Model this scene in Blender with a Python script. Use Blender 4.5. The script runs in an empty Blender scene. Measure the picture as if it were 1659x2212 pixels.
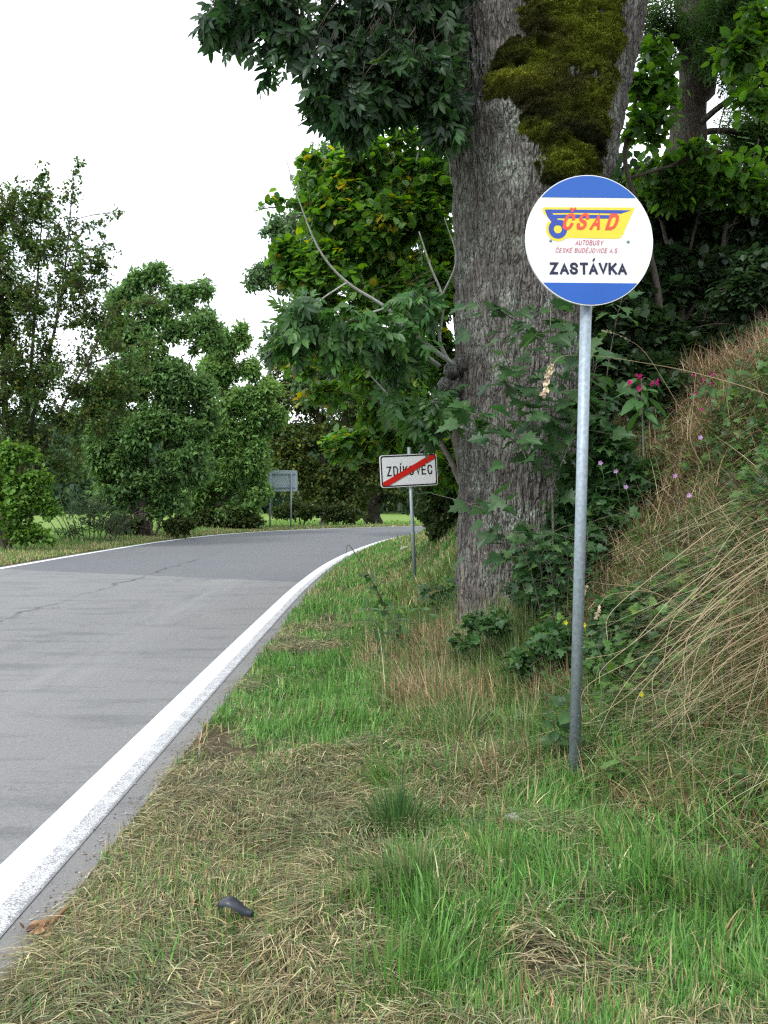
import bpy, math, random
import numpy as np
from mathutils import Vector, Matrix, Euler

random.seed(7)
rng = np.random.default_rng(7)
R = math.radians
sc = bpy.context.scene
COL = sc.collection

# ------------------------------------------------------------ camera
CH = 1.55
cam_d = bpy.data.cameras.new('camera')
cam = bpy.data.objects.new('camera', cam_d); COL.objects.link(cam)
cam.location = (0, 0, CH); cam.rotation_euler = (R(90), 0, 0)
cam_d.sensor_fit = 'VERTICAL'; cam_d.sensor_height = 36; cam_d.lens = 29.57
cam_d.shift_y = -0.0115
cam_d.clip_start = 0.05; cam_d.clip_end = 6000
sc.camera = cam
K = 1.018 / 1850.0
def P(u, v, Y):
    """point of the place seen at (u, v) of the 1659 x 2212 view, Y metres ahead"""
    return Vector(((u - 829.5) * K * Y, Y, CH + (1080.5 - v) * K * Y))

# ------------------------------------------------------------ world, sun, exposure
W = bpy.data.worlds.new('World'); sc.world = W; W.use_nodes = True
nt = W.node_tree; nt.nodes.clear()
def nn(nt, t, **kw):
    n = nt.nodes.new(t)
    for k, v in kw.items():
        if k in n.inputs: n.inputs[k].default_value = v
        else: setattr(n, k, v)
    return n
SUN_EL, SUN_ROT = R(48), R(215)
sky = nn(nt, 'ShaderNodeTexSky', sky_type='NISHITA', sun_disc=False, sun_elevation=SUN_EL, sun_rotation=SUN_ROT)
tc = nn(nt, 'ShaderNodeTexCoord'); mp = nn(nt, 'ShaderNodeMapping'); mp.inputs['Scale'].default_value = (1.2, 1.2, 4.5)
cn = nn(nt, 'ShaderNodeTexNoise', Scale=1.6, Detail=5.0, Roughness=0.55)
cr = nn(nt, 'ShaderNodeMapRange'); cr.inputs[1].default_value = .32; cr.inputs[2].default_value = .5; cr.inputs[3].default_value = .42; cr.inputs[4].default_value = 1.0
mx = nn(nt, 'ShaderNodeMix', data_type='RGBA'); mx.inputs[7].default_value = (9.5, 9.95, 10.5, 1)
bg = nn(nt, 'ShaderNodeBackground', Strength=0.1); wo = nn(nt, 'ShaderNodeOutputWorld')
nt.links.new(tc.outputs['Generated'], mp.inputs[0]); nt.links.new(mp.outputs[0], cn.inputs['Vector'])
nt.links.new(cn.outputs[0], cr.inputs[0]); nt.links.new(cr.outputs[0], mx.inputs[0])
nt.links.new(sky.outputs[0], mx.inputs[6]); nt.links.new(mx.outputs[2], bg.inputs[0]); nt.links.new(bg.outputs[0], wo.inputs[0])
sl = bpy.data.lights.new('sun', 'SUN'); sl.energy = 1.2; sl.angle = R(11); sl.color = (1, .975, .94)
so = bpy.data.objects.new('sun', sl); COL.objects.link(so)
# sky rotation is clockwise from +Y seen from above
sd = Vector((math.sin(SUN_ROT) * math.cos(SUN_EL), math.cos(SUN_ROT) * math.cos(SUN_EL), math.sin(SUN_EL)))
so.rotation_euler = sd.to_track_quat('Z', 'Y').to_euler()
so.location = sd * 50
sc.view_settings.view_transform = 'Standard'; sc.view_settings.look = 'None'
sc.view_settings.exposure = 1.1; sc.view_settings.gamma = 1
cy = sc.cycles if hasattr(sc, 'cycles') else None
sc.render.engine = 'CYCLES'
sc.cycles.max_bounces = 6; sc.cycles.diffuse_bounces = 4; sc.cycles.glossy_bounces = 2
sc.cycles.transmission_bounces = 4; sc.cycles.use_denoising = False; sc.cycles.pixel_filter_type = 'BLACKMAN_HARRIS'; sc.cycles.filter_width = 1.3
sc.cycles.caustics_reflective = False; sc.cycles.caustics_refractive = False

# ------------------------------------------------------------ helpers
def hash3(ix, iy, iz, s):
    h = (ix * 374761393 + iy * 668265263 + iz * 2147483647 + s * 974634777).astype(np.int64) & 0xffffffff
    h = ((h ^ (h >> 13)) * 1274126177) & 0xffffffff
    h = (h ^ (h >> 16)) & 0xffffff
    return h / float(0xffffff)
def vn(x, y, z=0.0, s=0):
    x = np.asarray(x, float); y = np.asarray(y, float); z = np.broadcast_to(np.asarray(z, float), x.shape)
    ix = np.floor(x); iy = np.floor(y); iz = np.floor(z)
    fx, fy, fz = x - ix, y - iy, z - iz
    fx, fy, fz = [f * f * (3 - 2 * f) for f in (fx, fy, fz)]
    ix, iy, iz = [i.astype(np.int64) for i in (ix, iy, iz)]
    r = 0
    for a in (0, 1):
        for b in (0, 1):
            for c in (0, 1):
                r = r + hash3(ix + a, iy + b, iz + c, s) * (fx if a else 1 - fx) * (fy if b else 1 - fy) * (fz if c else 1 - fz)
    return r
def fbm(x, y, z=0.0, s=0, o=3):
    r = 0; a = 1; t = 0; f = 1
    for i in range(o):
        r = r + a * vn(np.asarray(x) * f, np.asarray(y) * f, np.asarray(z) * f, s + i); t += a; a *= .5; f *= 2.03
    return r / t
def sstep(a, b, x):
    t = np.clip((x - a) / (b - a), 0, 1); return t * t * (3 - 2 * t)

class MB:
    """collects triangles (with colours) for ONE mesh object"""
    def __init__(s): s.v = []; s.t = []; s.c = []; s.n = 0
    def add(s, v, t, c=(.5, .5, .5)):
        v = np.asarray(v, float).reshape(-1, 3); t = np.asarray(t, int).reshape(-1, 3)
        c = np.asarray(c, float)
        if c.ndim == 1: c = np.broadcast_to(c, (len(v), 3))
        s.v.append(v); s.t.append(t + s.n); s.c.append(c); s.n += len(v)
    def build(s, name, mat, parent=None, smooth=True, loc=None):
        v = np.concatenate(s.v); t = np.concatenate(s.t); c = np.concatenate(s.c)
        if parent is not None:
            v = v - np.array(parent.get('_o', (0, 0, 0)))
        elif loc is not None:
            v = v - np.array(loc)
        me = bpy.data.meshes.new(name)
        me.vertices.add(len(v)); me.vertices.foreach_set('co', v.astype(np.float32).ravel())
        me.loops.add(len(t) * 3); me.loops.foreach_set('vertex_index', t.astype(np.int32).ravel())
        me.polygons.add(len(t)); me.polygons.foreach_set('loop_start', np.arange(0, len(t) * 3, 3, dtype=np.int32))
        me.polygons.foreach_set('use_smooth', np.full(len(t), smooth))
        at = me.color_attributes.new('Col', 'FLOAT_COLOR', 'POINT')
        at.data.foreach_set('color', np.concatenate([np.clip(c, 0, 1), np.ones((len(c), 1))], 1).astype(np.float32).ravel())
        me.update(calc_edges=True); me.validate()
        me.materials.append(mat)
        o = bpy.data.objects.new(name, me); COL.objects.link(o)
        if parent is not None: o.parent = parent; o['_o'] = parent.get('_o', (0, 0, 0))
        elif loc is not None: o.location = loc
        return o
def tag(o, label=None, cat=None, group=None, kind=None):
    if label: o['label'] = label
    if cat: o['category'] = cat
    if group: o['group'] = group
    if kind: o['kind'] = kind
    return o
def empty(name, loc, label, cat, group=None):
    o = bpy.data.objects.new(name, None); COL.objects.link(o); o.location = loc
    o['_o'] = tuple(loc); o.empty_display_size = .2
    return tag(o, label, cat, group)

def tubes(mb, Pn, Rn, sides=5, col=(.1, .08, .06)):
    """Pn (N,K,3), Rn (N,K)"""
    Pn = np.asarray(Pn, float); Rn = np.asarray(Rn, float)
    if Pn.ndim == 2: Pn = Pn[None]; Rn = Rn[None]
    N, Kk, _ = Pn.shape
    T = np.gradient(Pn, axis=1); T /= np.linalg.norm(T, axis=2, keepdims=True) + 1e-9
    m = T.mean(1, keepdims=True)
    ref = np.where(np.abs(m[..., 2:3]) > .8, np.array([1.0, .1, 0]), np.array([0.05, .1, 1.0]))
    A = np.cross(T, ref); A /= np.linalg.norm(A, axis=2, keepdims=True) + 1e-9
    B = np.cross(T, A)
    th = np.arange(sides) * 2 * np.pi / sides
    V = Pn[:, :, None] + Rn[:, :, None, None] * (A[:, :, None] * np.cos(th)[:, None] + B[:, :, None] * np.sin(th)[:, None])
    idx = np.arange(N * Kk * sides).reshape(N, Kk, sides)
    a = idx[:, :-1]; b = idx[:, 1:]
    a2 = np.roll(a, -1, 2); b2 = np.roll(b, -1, 2)
    t = np.concatenate([np.stack([a, a2, b2], -1).reshape(-1, 3), np.stack([a, b2, b], -1).reshape(-1, 3)])
    caps = []
    for k in range(1, sides - 1):
        caps.append(np.stack([idx[:, -1, 0], idx[:, -1, k], idx[:, -1, k + 1]], -1))
        caps.append(np.stack([idx[:, 0, 0], idx[:, 0, k + 1], idx[:, 0, k]], -1))
    t = np.concatenate([t] + caps)
    c = np.asarray(col, float)
    if c.ndim == 2: c = np.repeat(c, Kk * sides, 0)
    mb.add(V.reshape(-1, 3), t, c)
def smooth_path(pts, n=24):
    """Catmull-Rom through pts (each row may have any width)"""
    p = np.array([list(q) for q in pts], float)
    if len(p) == 2: 
        t = np.linspace(0, 1, n)[:, None]; return p[0] * (1 - t) + p[1] * t
    q = np.vstack([2 * p[0] - p[1], p, 2 * p[-1] - p[-2]])
    t = np.linspace(0, len(p) - 1 - 1e-6, n); i = t.astype(int); f = (t - i)[:, None]
    a, b, c, d = q[i], q[i + 1], q[i + 2], q[i + 3]
    return .5 * ((2 * b) + (-a + c) * f + (2 * a - 5 * b + 4 * c - d) * f * f + (-a + 3 * b - 3 * c + d) * f ** 3)

# leaf templates: unit length along +Y, normal +Z
def outline_leaf(pts, lift=.06, droop=.12):
    """pts: right-hand outline (w,y) from base to tip; midrib fold"""
    v = []; t = []
    for (w, y) in pts:
        zc = -droop * y * y
        v += [(w, y, zc + lift * min(1, w * 4)), (0, y, zc), (-w, y, zc + lift * min(1, w * 4))]
    n = len(pts)
    for i in range(n - 1):
        a = i * 3; b = a + 3
        if pts[i][0] > 1e-4: t += [(a + 1, a, b)]
        t += [(a + 1, b, b + 1)]
        if pts[i][0] > 1e-4: t += [(a + 2, a + 1, b + 1)]
        t += [(a + 2, b + 1, b + 2)] if pts[i][0] > 1e-4 else [(a + 1, b + 1, b + 2)]
    return np.array(v), np.array(t)
def fan_leaf(pts, lift=.05, droop=.15, c=(0, .35)):
    full = list(pts) + [(-w, y) for (w, y) in reversed(pts) if w > 1e-4]
    v = [(c[0], c[1], 0)] + [(w, y, lift * abs(w) * 2 - droop * max(0, y) ** 2) for (w, y) in full]
    n = len(full); t = [(0, 1 + i, 1 + (i + 1) % n) for i in range(n)]
    return np.array(v, float), np.array(t)
L_DIA = (np.array([(0, 0, 0), (.26, .42, .05), (0, 1, -.12), (-.26, .42, .05)], float), np.array([(0, 1, 2), (0, 2, 3)]))
L_OVAL = (np.array([(0, 0, 0), (.3, .22, .04), (.34, .6, .03), (0, 1, -.14), (-.34, .6, .03), (-.3, .22, .04)], float), np.array([(0, 1, 2), (0, 2, 3), (0, 3, 4), (0, 4, 5)]))
L_LANCE = outline_leaf([(0, 0), (.11, .15), (.17, .4), (.13, .7), (.05, .9), (0, 1)], .05, .18)
L_HAZEL = outline_leaf([(0, .02), (.27, .06), (.41, .3), (.4, .55), (.26, .78), (.09, .9), (0, 1.03)], .07, .16)
L_MAPLE = fan_leaf([(0, -.02), (.12, -.06), (.33, -.1), (.36, .03), (.62, .12), (.47, .27), (.56, .44), (.34, .42), (.2, .52), (.3, .74), (.14, .74), (0, 1)], .09, .2, (0, .18))
def compound(n=4, w=.16):
    V = []; T = []; k = 0
    for i in range(n):
        y = .22 + .62 * i / n; s = .36 - .05 * abs(i - 1.2)
        for sg in (-1, 1):
            a = sg * R(58); ca, sa = math.cos(a), math.sin(a)
            for (px, py, pz) in L_DIA[0]:
                px *= w / .26 * .55; X = px * s; Y = py * s
                V.append((X * ca + Y * sa, y - X * sa + Y * ca, pz * s - .12 * y * y))
            T += [(k, k + 1, k + 2), (k, k + 2, k + 3)]; k += 4
    for (px, py, pz) in L_DIA[0]:
        V.append((px * .3 * .6, .72 + py * .3, pz * .3 - .1))
    T += [(k, k + 1, k + 2), (k, k + 2, k + 3)]
    return np.array(V), np.array(T)
L_ASH = compound(3, .2)
def compound_near(seed):
    r_ = random.Random(seed); V = []; T = []; k = 0
    for i in range(7):
        if i < 6: y = .3 + .2 * (i // 2) + r_.uniform(-.03, .03); sg = (-1, 1)[i % 2]; a = sg * R(r_.uniform(28, 62))
        else: y = .8; a = R(r_.uniform(-12, 12))
        s = r_.uniform(.36, .5); ca, sa = math.cos(a), math.sin(a); dz = r_.uniform(-.5, .25); tw = r_.uniform(-.7, .7)
        for (px, py, pz) in L_LANCE[0]:
            X = px * s * 1.12; Y = py * s; Z = pz * s + X * tw
            V.append((X * ca + Y * sa, y - X * sa + Y * ca, Z + dz * Y))
        T += [tuple(q + k for q in t) for t in L_LANCE[1]]; k += len(L_LANCE[0])
    return np.array(V), np.array(T)
L_ASHN = [compound_near(i) for i in range(5)]

def norm(a): return a / (np.linalg.norm(a, axis=-1, keepdims=True) + 1e-9)
def leaves(mb, tpl, pos, d, up, size, col, tilt=None):
    N = len(pos)
    if N == 0: return
    if isinstance(tpl, list):
        size = np.broadcast_to(size, (N,)); up = np.broadcast_to(up, (N, 3)); kk = rng.integers(0, len(tpl), N)
        for i_, tp in enumerate(tpl):
            m_ = kk == i_; leaves(mb, tp, pos[m_], d[m_], up[m_], size[m_], col[m_])
        return
    V, T = tp_ = tpl
    d = norm(d); side = norm(np.cross(d, up)); nrm = np.cross(side, d)
    size = np.broadcast_to(size, (N,))
    v = V[None] * size[:, None, None]
    out = pos[:, None] + v[..., 0:1] * side[:, None] + v[..., 1:2] * d[:, None] + v[..., 2:3] * nrm[:, None]
    t = (T[None] + (np.arange(N) * len(V))[:, None, None]).reshape(-1, 3)
    mb.add(out.reshape(-1, 3), t, np.repeat(col, len(V), 0))
def pick(pal, w, n, jit=.18):
    pal = np.array(pal); w = np.array(w, float); w /= w.sum()
    c = pal[rng.choice(len(pal), n, p=w)]
    return np.clip(c * (1 + rng.normal(0, jit, (n, 1))) * (1 + rng.normal(0, .05, (n, 3))), .004, .95)
def rdir(n):
    return norm(rng.normal(size=(n, 3)))

# ------------------------------------------------------------ materials
def mat(name):
    m = bpy.data.materials.new(name); m.use_nodes = True; nt = m.node_tree; nt.nodes.clear()
    return m, nt
def lk(nt, a, b): nt.links.new(a, b)
def out(nt, sh):
    o = nn(nt, 'ShaderNodeOutputMaterial'); lk(nt, sh, o.inputs[0])
def coords(nt, scale=(1, 1, 1), src='Object'):
    t = nn(nt, 'ShaderNodeTexCoord'); m = nn(nt, 'ShaderNodeMapping'); m.inputs['Scale'].default_value = scale
    lk(nt, t.outputs[src], m.inputs[0]); return m.outputs[0]
def noise(nt, vec, scale, detail=4, rough=.55):
    n = nn(nt, 'ShaderNodeTexNoise', Scale=scale, Detail=float(detail), Roughness=rough)
    if vec is not None: lk(nt, vec, n.inputs['Vector'])
    return n.outputs[0]
def mrange(nt, f, a, b, c=0, d=1):
    n = nn(nt, 'ShaderNodeMapRange')
    for i, q in ((1, a), (2, b), (3, c), (4, d)): n.inputs[i].default_value = q
    lk(nt, f, n.inputs[0]); return n.outputs[0]
def mixc(nt, f, a, b):
    n = nn(nt, 'ShaderNodeMix', data_type='RGBA')
    if hasattr(f, 'links'): lk(nt, f, n.inputs[0])
    else: n.inputs[0].default_value = f
    for i, q in ((6, a), (7, b)):
        if hasattr(q, 'links'): lk(nt, q, n.inputs[i])
        else: n.inputs[i].default_value = tuple(q) + (1,)
    return n.outputs[2]
def math_(nt, op, a, b=None):
    n = nn(nt, 'ShaderNodeMath', operation=op)
    for i, q in enumerate((a, b)):
        if q is None: continue
        if hasattr(q, 'links'): lk(nt, q, n.inputs[i])
        else: n.inputs[i].default_value = q
    return n.outputs[0]
def bump(nt, h, s=.3, dist=.01):
    b = nn(nt, 'ShaderNodeBump', Strength=s, Distance=dist); lk(nt, h, b.inputs['Height']); return b.outputs[0]
def pbsdf(nt, col, rough=.7, spec=.3, metal=0, nrm=None):
    b = nn(nt, 'ShaderNodeBsdfPrincipled')
    for k, q in (('Base Color', col), ('Roughness', rough), ('Specular IOR Level', spec), ('Metallic', metal)):
        if hasattr(q, 'links'): lk(nt, q, b.inputs[k])
        else: b.inputs[k].default_value = (tuple(q) + (1,)) if k == 'Base Color' else q
    if nrm is not None: lk(nt, nrm, b.inputs['Normal'])
    return b.outputs[0]
def m_leaf(name, trans=.35, rough=.45, spec=.45):
    m, nt = mat(name)
    a = nn(nt, 'ShaderNodeVertexColor', layer_name='Col')
    v = coords(nt); n = noise(nt, v, 35, 2)
    c = mixc(nt, mrange(nt, n, .3, .7, 0, .35), a.outputs[0], (.02, .03, .012))
    c = mixc(nt, .0, a.outputs[0], c) if False else c
    p = pbsdf(nt, c, rough, spec)
    tr = nn(nt, 'ShaderNodeBsdfTranslucent'); hs = nn(nt, 'ShaderNodeHueSaturation', Hue=.485, Saturation=1.15, Value=1.7)
    lk(nt, a.outputs[0], hs.inputs['Color']); lk(nt, hs.outputs[0], tr.inputs[0])
    ms = nn(nt, 'ShaderNodeMixShader'); ms.inputs[0].default_value = trans
    lk(nt, p, ms.inputs[1]); lk(nt, tr.outputs[0], ms.inputs[2]); out(nt, ms.outputs[0]); return m
def m_vcol(name, rough=.7, spec=.25, trans=0.0):
    m, nt = mat(name); a = nn(nt, 'ShaderNodeVertexColor', layer_name='Col')
    p = pbsdf(nt, a.outputs[0], rough, spec)
    if trans:
        tr = nn(nt, 'ShaderNodeBsdfTranslucent'); lk(nt, a.outputs[0], tr.inputs[0])
        ms = nn(nt, 'ShaderNodeMixShader'); ms.inputs[0].default_value = trans
        lk(nt, p, ms.inputs[1]); lk(nt, tr.outputs[0], ms.inputs[2]); p = ms.outputs[0]
    out(nt, p); return m
def m_plain(name, col, rough=.5, spec=.4, metal=0, var=.12, vs=6, bs=0):
    m, nt = mat(name); v = coords(nt); n = noise(nt, v, vs, 5)
    c = mixc(nt, mrange(nt, n, .3, .7), [q * (1 - var) for q in col], [min(1, q * (1 + var)) for q in col])
    nr = bump(nt, noise(nt, v, vs * 20, 3), bs, .002) if bs else None
    out(nt, pbsdf(nt, c, rough, spec, metal, nr)); return m
M = {}
M['leaf'] = m_leaf('leaf')
M['leaf_thin'] = m_leaf('leaf_thin', .42)
M['leaf_far'] = m_leaf('leaf_far', .3, .55, .3)
M['grass'] = m_vcol('grass', .55, .3, .25)
M['straw'] = m_vcol('straw', .6, .3, .15)
M['twig'] = m_vcol('twig', .8, .2)
M['flower'] = m_vcol('flower', .6, .2, .3)
def m_galv(name, base=(.30, .36, .41)):
    m, nt = mat(name); v = coords(nt)
    n1 = noise(nt, v, 45, 4); n2 = noise(nt, coords(nt, (14, 14, 1.3)), 3, 5)
    c = mixc(nt, mrange(nt, n1, .35, .65), [q * .8 for q in base], [q * 1.12 for q in base])
    c = mixc(nt, mrange(nt, n2, .5, .75, 0, .45), c, (.24, .27, .28))
    out(nt, pbsdf(nt, c, .55, .5, .35, bump(nt, n1, .15, .002))); return m
M['galv'] = m_galv('galvanised_steel')
def m_bark(name, col=(.15, .125, .105), lich=.5, sc_=1.0):
    m, nt = mat(name)
    v = coords(nt, (9 * sc_, 9 * sc_, 1.7 * sc_)); vo = nn(nt, 'ShaderNodeTexVoronoi', Scale=2.6, feature='DISTANCE_TO_EDGE')
    w = nn(nt, 'ShaderNodeTexNoise', Scale=1.6, Detail=4.0); lk(nt, v, w.inputs['Vector'])
    add = nn(nt, 'ShaderNodeVectorMath', operation='MULTIPLY_ADD'); add.inputs[1].default_value = (.9, .9, .9)
    lk(nt, w.outputs[1], add.inputs[0]); lk(nt, v, add.inputs[2]); lk(nt, add.outputs[0], vo.inputs['Vector'])
    e = mrange(nt, vo.outputs[0], 0, .16)
    v1 = coords(nt); n1 = noise(nt, v1, 24, 6, .65); n2 = noise(nt, v1, 2.2, 5, .6); n3 = noise(nt, coords(nt, (1, 1, .55)), 55, 3)
    c = mixc(nt, n1, [q * .6 for q in col], [q * 1.75 for q in col])
    c = mixc(nt, mrange(nt, e, 0, 1, .5, 0), c, [q * .35 for q in col])
    lm = math_(nt, 'MULTIPLY', mrange(nt, n2, .47, .62), mrange(nt, n3, .47, .6))
    c = mixc(nt, math_(nt, 'MULTIPLY', lm, lich), c, (.34, .40, .34))
    n5 = noise(nt, coords(nt, (1.6, 1.6, .5)), 1.1, 5, .65); c = mixc(nt, mrange(nt, n5, .45, .68, 0, .6), c, [q * .42 for q in col])
    h = math_(nt, 'ADD', math_(nt, 'MULTIPLY', e, 1.0), math_(nt, 'MULTIPLY', n1, .6))
    out(nt, pbsdf(nt, c, .9, .15, 0, bump(nt, h, .9, .018))); return m
M['bark'] = m_bark('bark_grey', (.14, .128, .118), 1.0)
M['bark_dark'] = m_bark('bark_dark', (.1, .085, .07), .2)
M['branch'] = m_plain('branch_bark', (.17, .155, .13), .85, .2, 0, .35, 30, .5)
M['branch_dark'] = m_plain('branch_bark_dark', (.075, .062, .05), .85, .2, 0, .35, 30, .5)
M['branch_pale'] = m_plain('branch_bark_pale', (.33, .33, .3), .8, .2, 0, .25, 30, .4)

def m_ground():
    m, nt = mat('soil_and_turf'); v = coords(nt)
    n1 = noise(nt, v, 1.3, 6, .6); n2 = noise(nt, v, 30, 5, .6)
    c = mixc(nt, mrange(nt, n1, .4, .6), (.07, .055, .035), (.05, .06, .025))
    c = mixc(nt, mrange(nt, n2, .45, .7), c, (.12, .1, .06))
    sx = nn(nt, 'ShaderNodeSeparateXYZ'); lk(nt, v, sx.inputs[0])
    far = mrange(nt, sx.outputs[1], 22, 30)
    lf = mrange(nt, sx.outputs[0], -10.0, -12.0)
    n4 = noise(nt, v, .35, 5, .7); n5 = noise(nt, v, 6, 4, .7)
    mead = mixc(nt, n4, (.12, .2, .045), (.2, .28, .075))
    mead = mixc(nt, mrange(nt, n5, .35, .7, 0, .5), mead, (.08, .13, .03))
    c = mixc(nt, math_(nt, 'MAXIMUM', math_(nt, 'MULTIPLY', far, 1.0), lf), c, mead)
    out(nt, pbsdf(nt, c, .95, .1, 0, bump(nt, n2, .8, .03))); return m
M['ground'] = m_ground()
def m_asphalt():
    m, nt = mat('asphalt'); t = nn(nt, 'ShaderNodeTexCoord'); v = coords(nt)
    sx = nn(nt, 'ShaderNodeSeparateXYZ'); lk(nt, v, sx.inputs[0]); X, Y = sx.outputs[0], sx.outputs[1]
    uv = nn(nt, 'ShaderNodeUVMap'); su = nn(nt, 'ShaderNodeSeparateXYZ'); lk(nt, uv.outputs[0], su.inputs[0]); U, V_ = su.outputs[0], su.outputs[1]
    gn = noise(nt, v, 85, 4, .8); g2 = noise(nt, v, 30, 4, .8); big = noise(nt, v, .5, 5, .6); st = noise(nt, coords(nt, (.55, 2.6, 1)), 1.2, 6, .65)
    gq = math_(nt, 'ADD', math_(nt, 'MULTIPLY', gn, .55), math_(nt, 'MULTIPLY', g2, .45))
    old = mixc(nt, mrange(nt, gq, .34, .66), (.1, .102, .107), (.285, .285, .287))
    old = mixc(nt, mrange(nt, big, .3, .7, 0, .55), old, (.225, .222, .215))
    old = mixc(nt, mrange(nt, st, .52, .7, 0, .6), old, (.1, .103, .108))
    new = mixc(nt, mrange(nt, gn, .3, .7), (.085, .091, .1), (.185, .191, .203))
    new = mixc(nt, mrange(nt, big, .35, .7, 0, .35), new, (.17, .172, .175))
    # seam where the newer surface starts
    wob = math_(nt, 'MULTIPLY', math_(nt, 'SUBTRACT', noise(nt, v, 3, 4), .5), .35)
    s = math_(nt, 'ADD', math_(nt, 'ADD', Y, math_(nt, 'MULTIPLY', X, .43)), wob)
    pt = noise(nt, coords(nt, (1.0, .45, 1)), 1.7, 5, .6)
    old = mixc(nt, mrange(nt, pt, .57, .66, 0, .35), old, (.12, .122, .128))
    tk = math_(nt, 'MULTIPLY', mrange(nt, math_(nt, 'ABSOLUTE', math_(nt, 'SUBTRACT', X, -2.9)), .1, .7, 1, 0), mrange(nt, noise(nt, coords(nt, (3, .3, 1)), 2, 4), .35, .7))
    old = mixc(nt, math_(nt, 'MULTIPLY', tk, .3), old, (.3, .3, .3))
    c = mixc(nt, mrange(nt, s, 15.2, 15.27), old, new)
    # tarred middle joint
    wj = math_(nt, 'MULTIPLY', math_(nt, 'SUBTRACT', noise(nt, v, 1.1, 5, .7), .5), .8)
    dj = math_(nt, 'ABSOLUTE', math_(nt, 'SUBTRACT', math_(nt, 'ADD', X, wj), -4.92))
    j = math_(nt, 'MULTIPLY', mrange(nt, dj, .02, .06, 1, 0), mrange(nt, noise(nt, v, .7, 3), .4, .55, .2, 1))
    j = math_(nt, 'MULTIPLY', j, mrange(nt, Y, 24, 26, 1, 0))
    c = mixc(nt, math_(nt, 'MULTIPLY', j, .75), c, (.06, .063, .068))
    dj2 = math_(nt, 'ABSOLUTE', math_(nt, 'SUBTRACT', math_(nt, 'ADD', U, wj), .47 * 1.0))
    # dirt along the right margin
    ed = math_(nt, 'MULTIPLY', mrange(nt, U, .0, .35, 1, 0), mrange(nt, g2, .45, .6))
    c = mixc(nt, math_(nt, 'MULTIPLY', ed, .5), c, (.16, .14, .11))
    vo = nn(nt, 'ShaderNodeTexVoronoi', Scale=1.1, feature='DISTANCE_TO_EDGE'); wv = nn(nt, 'ShaderNodeTexNoise', Scale=1.3, Detail=6.0, Roughness=.7); lk(nt, v, wv.inputs['Vector'])
    lk(nt, wv.outputs[1], vo.inputs['Vector'])
    vc = nn(nt, 'ShaderNodeTexVoronoi', Scale=.33, feature='DISTANCE_TO_EDGE'); wv2 = nn(nt, 'ShaderNodeTexNoise', Scale=1.4, Detail=6.0, Roughness=.7); lk(nt, v, wv2.inputs['Vector'])
    ma = nn(nt, 'ShaderNodeVectorMath', operation='MULTIPLY_ADD'); ma.inputs[1].default_value = (1.2, 1.2, 1.2); lk(nt, wv2.outputs[1], ma.inputs[0]); lk(nt, v, ma.inputs[2]); lk(nt, ma.outputs[0], vc.inputs['Vector'])
    ck = math_(nt, 'MULTIPLY', mrange(nt, vc.outputs[0], .001, .005, 1, 0), mrange(nt, noise(nt, v, .6, 3), .5, .6)); ck = math_(nt, 'MULTIPLY', ck, mrange(nt, Y, 13, 15, 1, 0))
    c = mixc(nt, math_(nt, 'MULTIPLY', ck, .7), c, (.06, .062, .066))
    h = math_(nt, 'ADD', gn, math_(nt, 'MULTIPLY', g2, .6))
    out(nt, pbsdf(nt, c, .85, .25, 0, bump(nt, h, .7, .006))); return m
M['asphalt'] = m_asphalt()
def m_paint():
    m, nt = mat('road_paint'); v = coords(nt)
    uv = nn(nt, 'ShaderNodeUVMap'); su = nn(nt, 'ShaderNodeSeparateXYZ'); lk(nt, uv.outputs[0], su.inputs[0])
    gn = noise(nt, v, 150, 5, .8); g3 = noise(nt, v, 7, 5, .7); gx = noise(nt, coords(nt, (60, 120, 1)), 1, 3)
    thr = mrange(nt, su.outputs[0], .40, .62, .0, .52)      # worn outer half
    thr2 = mrange(nt, su.outputs[0], .9, 1.0, 0, .14)
    tt = math_(nt, 'ADD', math_(nt, 'ADD', thr, thr2), math_(nt, 'MULTIPLY', math_(nt, 'SUBTRACT', g3, .5), .25))
    pm = mrange(nt, math_(nt, 'SUBTRACT', gn, tt), -.09, .07)
    pw = mixc(nt, g3, (.6, .61, .63), (.8, .81, .83))
    c = mixc(nt, pm, (.17, .172, .178), pw)
    out(nt, pbsdf(nt, c, .7, .3, 0, bump(nt, gn, .4, .004))); return m
M['paint'] = m_paint()
M['paint_far'] = m_plain('road_paint_far', (.74, .75, .76), .7, .3, 0, .06, 20)

# ------------------------------------------------------------ terrain shape
Rp = smooth_path([(-1.22, -12), (-1.22, 0), (-1.24, 10), (-1.2, 16), (-.95, 21.7), (-.3, 28), (.8, 34.5), (2.9, 40), (6.5, 44), (12, 46.5), (24, 48)], 200)
Lp = smooth_path([(-8.75, -12), (-8.75, 0), (-8.75, 10), (-8.7, 19), (-8.6, 25), (-8.25, 32), (-7.2, 38.2), (-4.6, 43.8), (.5, 49), (8, 52), (24, 54)], 200)
def sdist(x, y, poly):
    """signed distance, + to the right of the polyline"""
    x = np.asarray(x, float).ravel(); y = np.asarray(y, float).ravel()
    best = np.full(x.shape, 1e9); sg = np.zeros(x.shape)
    q = poly[::4] if len(poly) > 60 else poly
    for i in range(len(q) - 1):
        ax, ay = q[i]; bx, by = q[i + 1]; dx, dy = bx - ax, by - ay
        t = np.clip(((x - ax) * dx + (y - ay) * dy) / (dx * dx + dy * dy), 0, 1)
        px, py = ax + t * dx - x, ay + t * dy - y; d = px * px + py * py
        cr = (x - ax) * dy - (y - ay) * dx
        m = d < best; best = np.where(m, d, best); sg = np.where(m, np.sign(cr), sg)
    return np.sqrt(best) * sg
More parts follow.
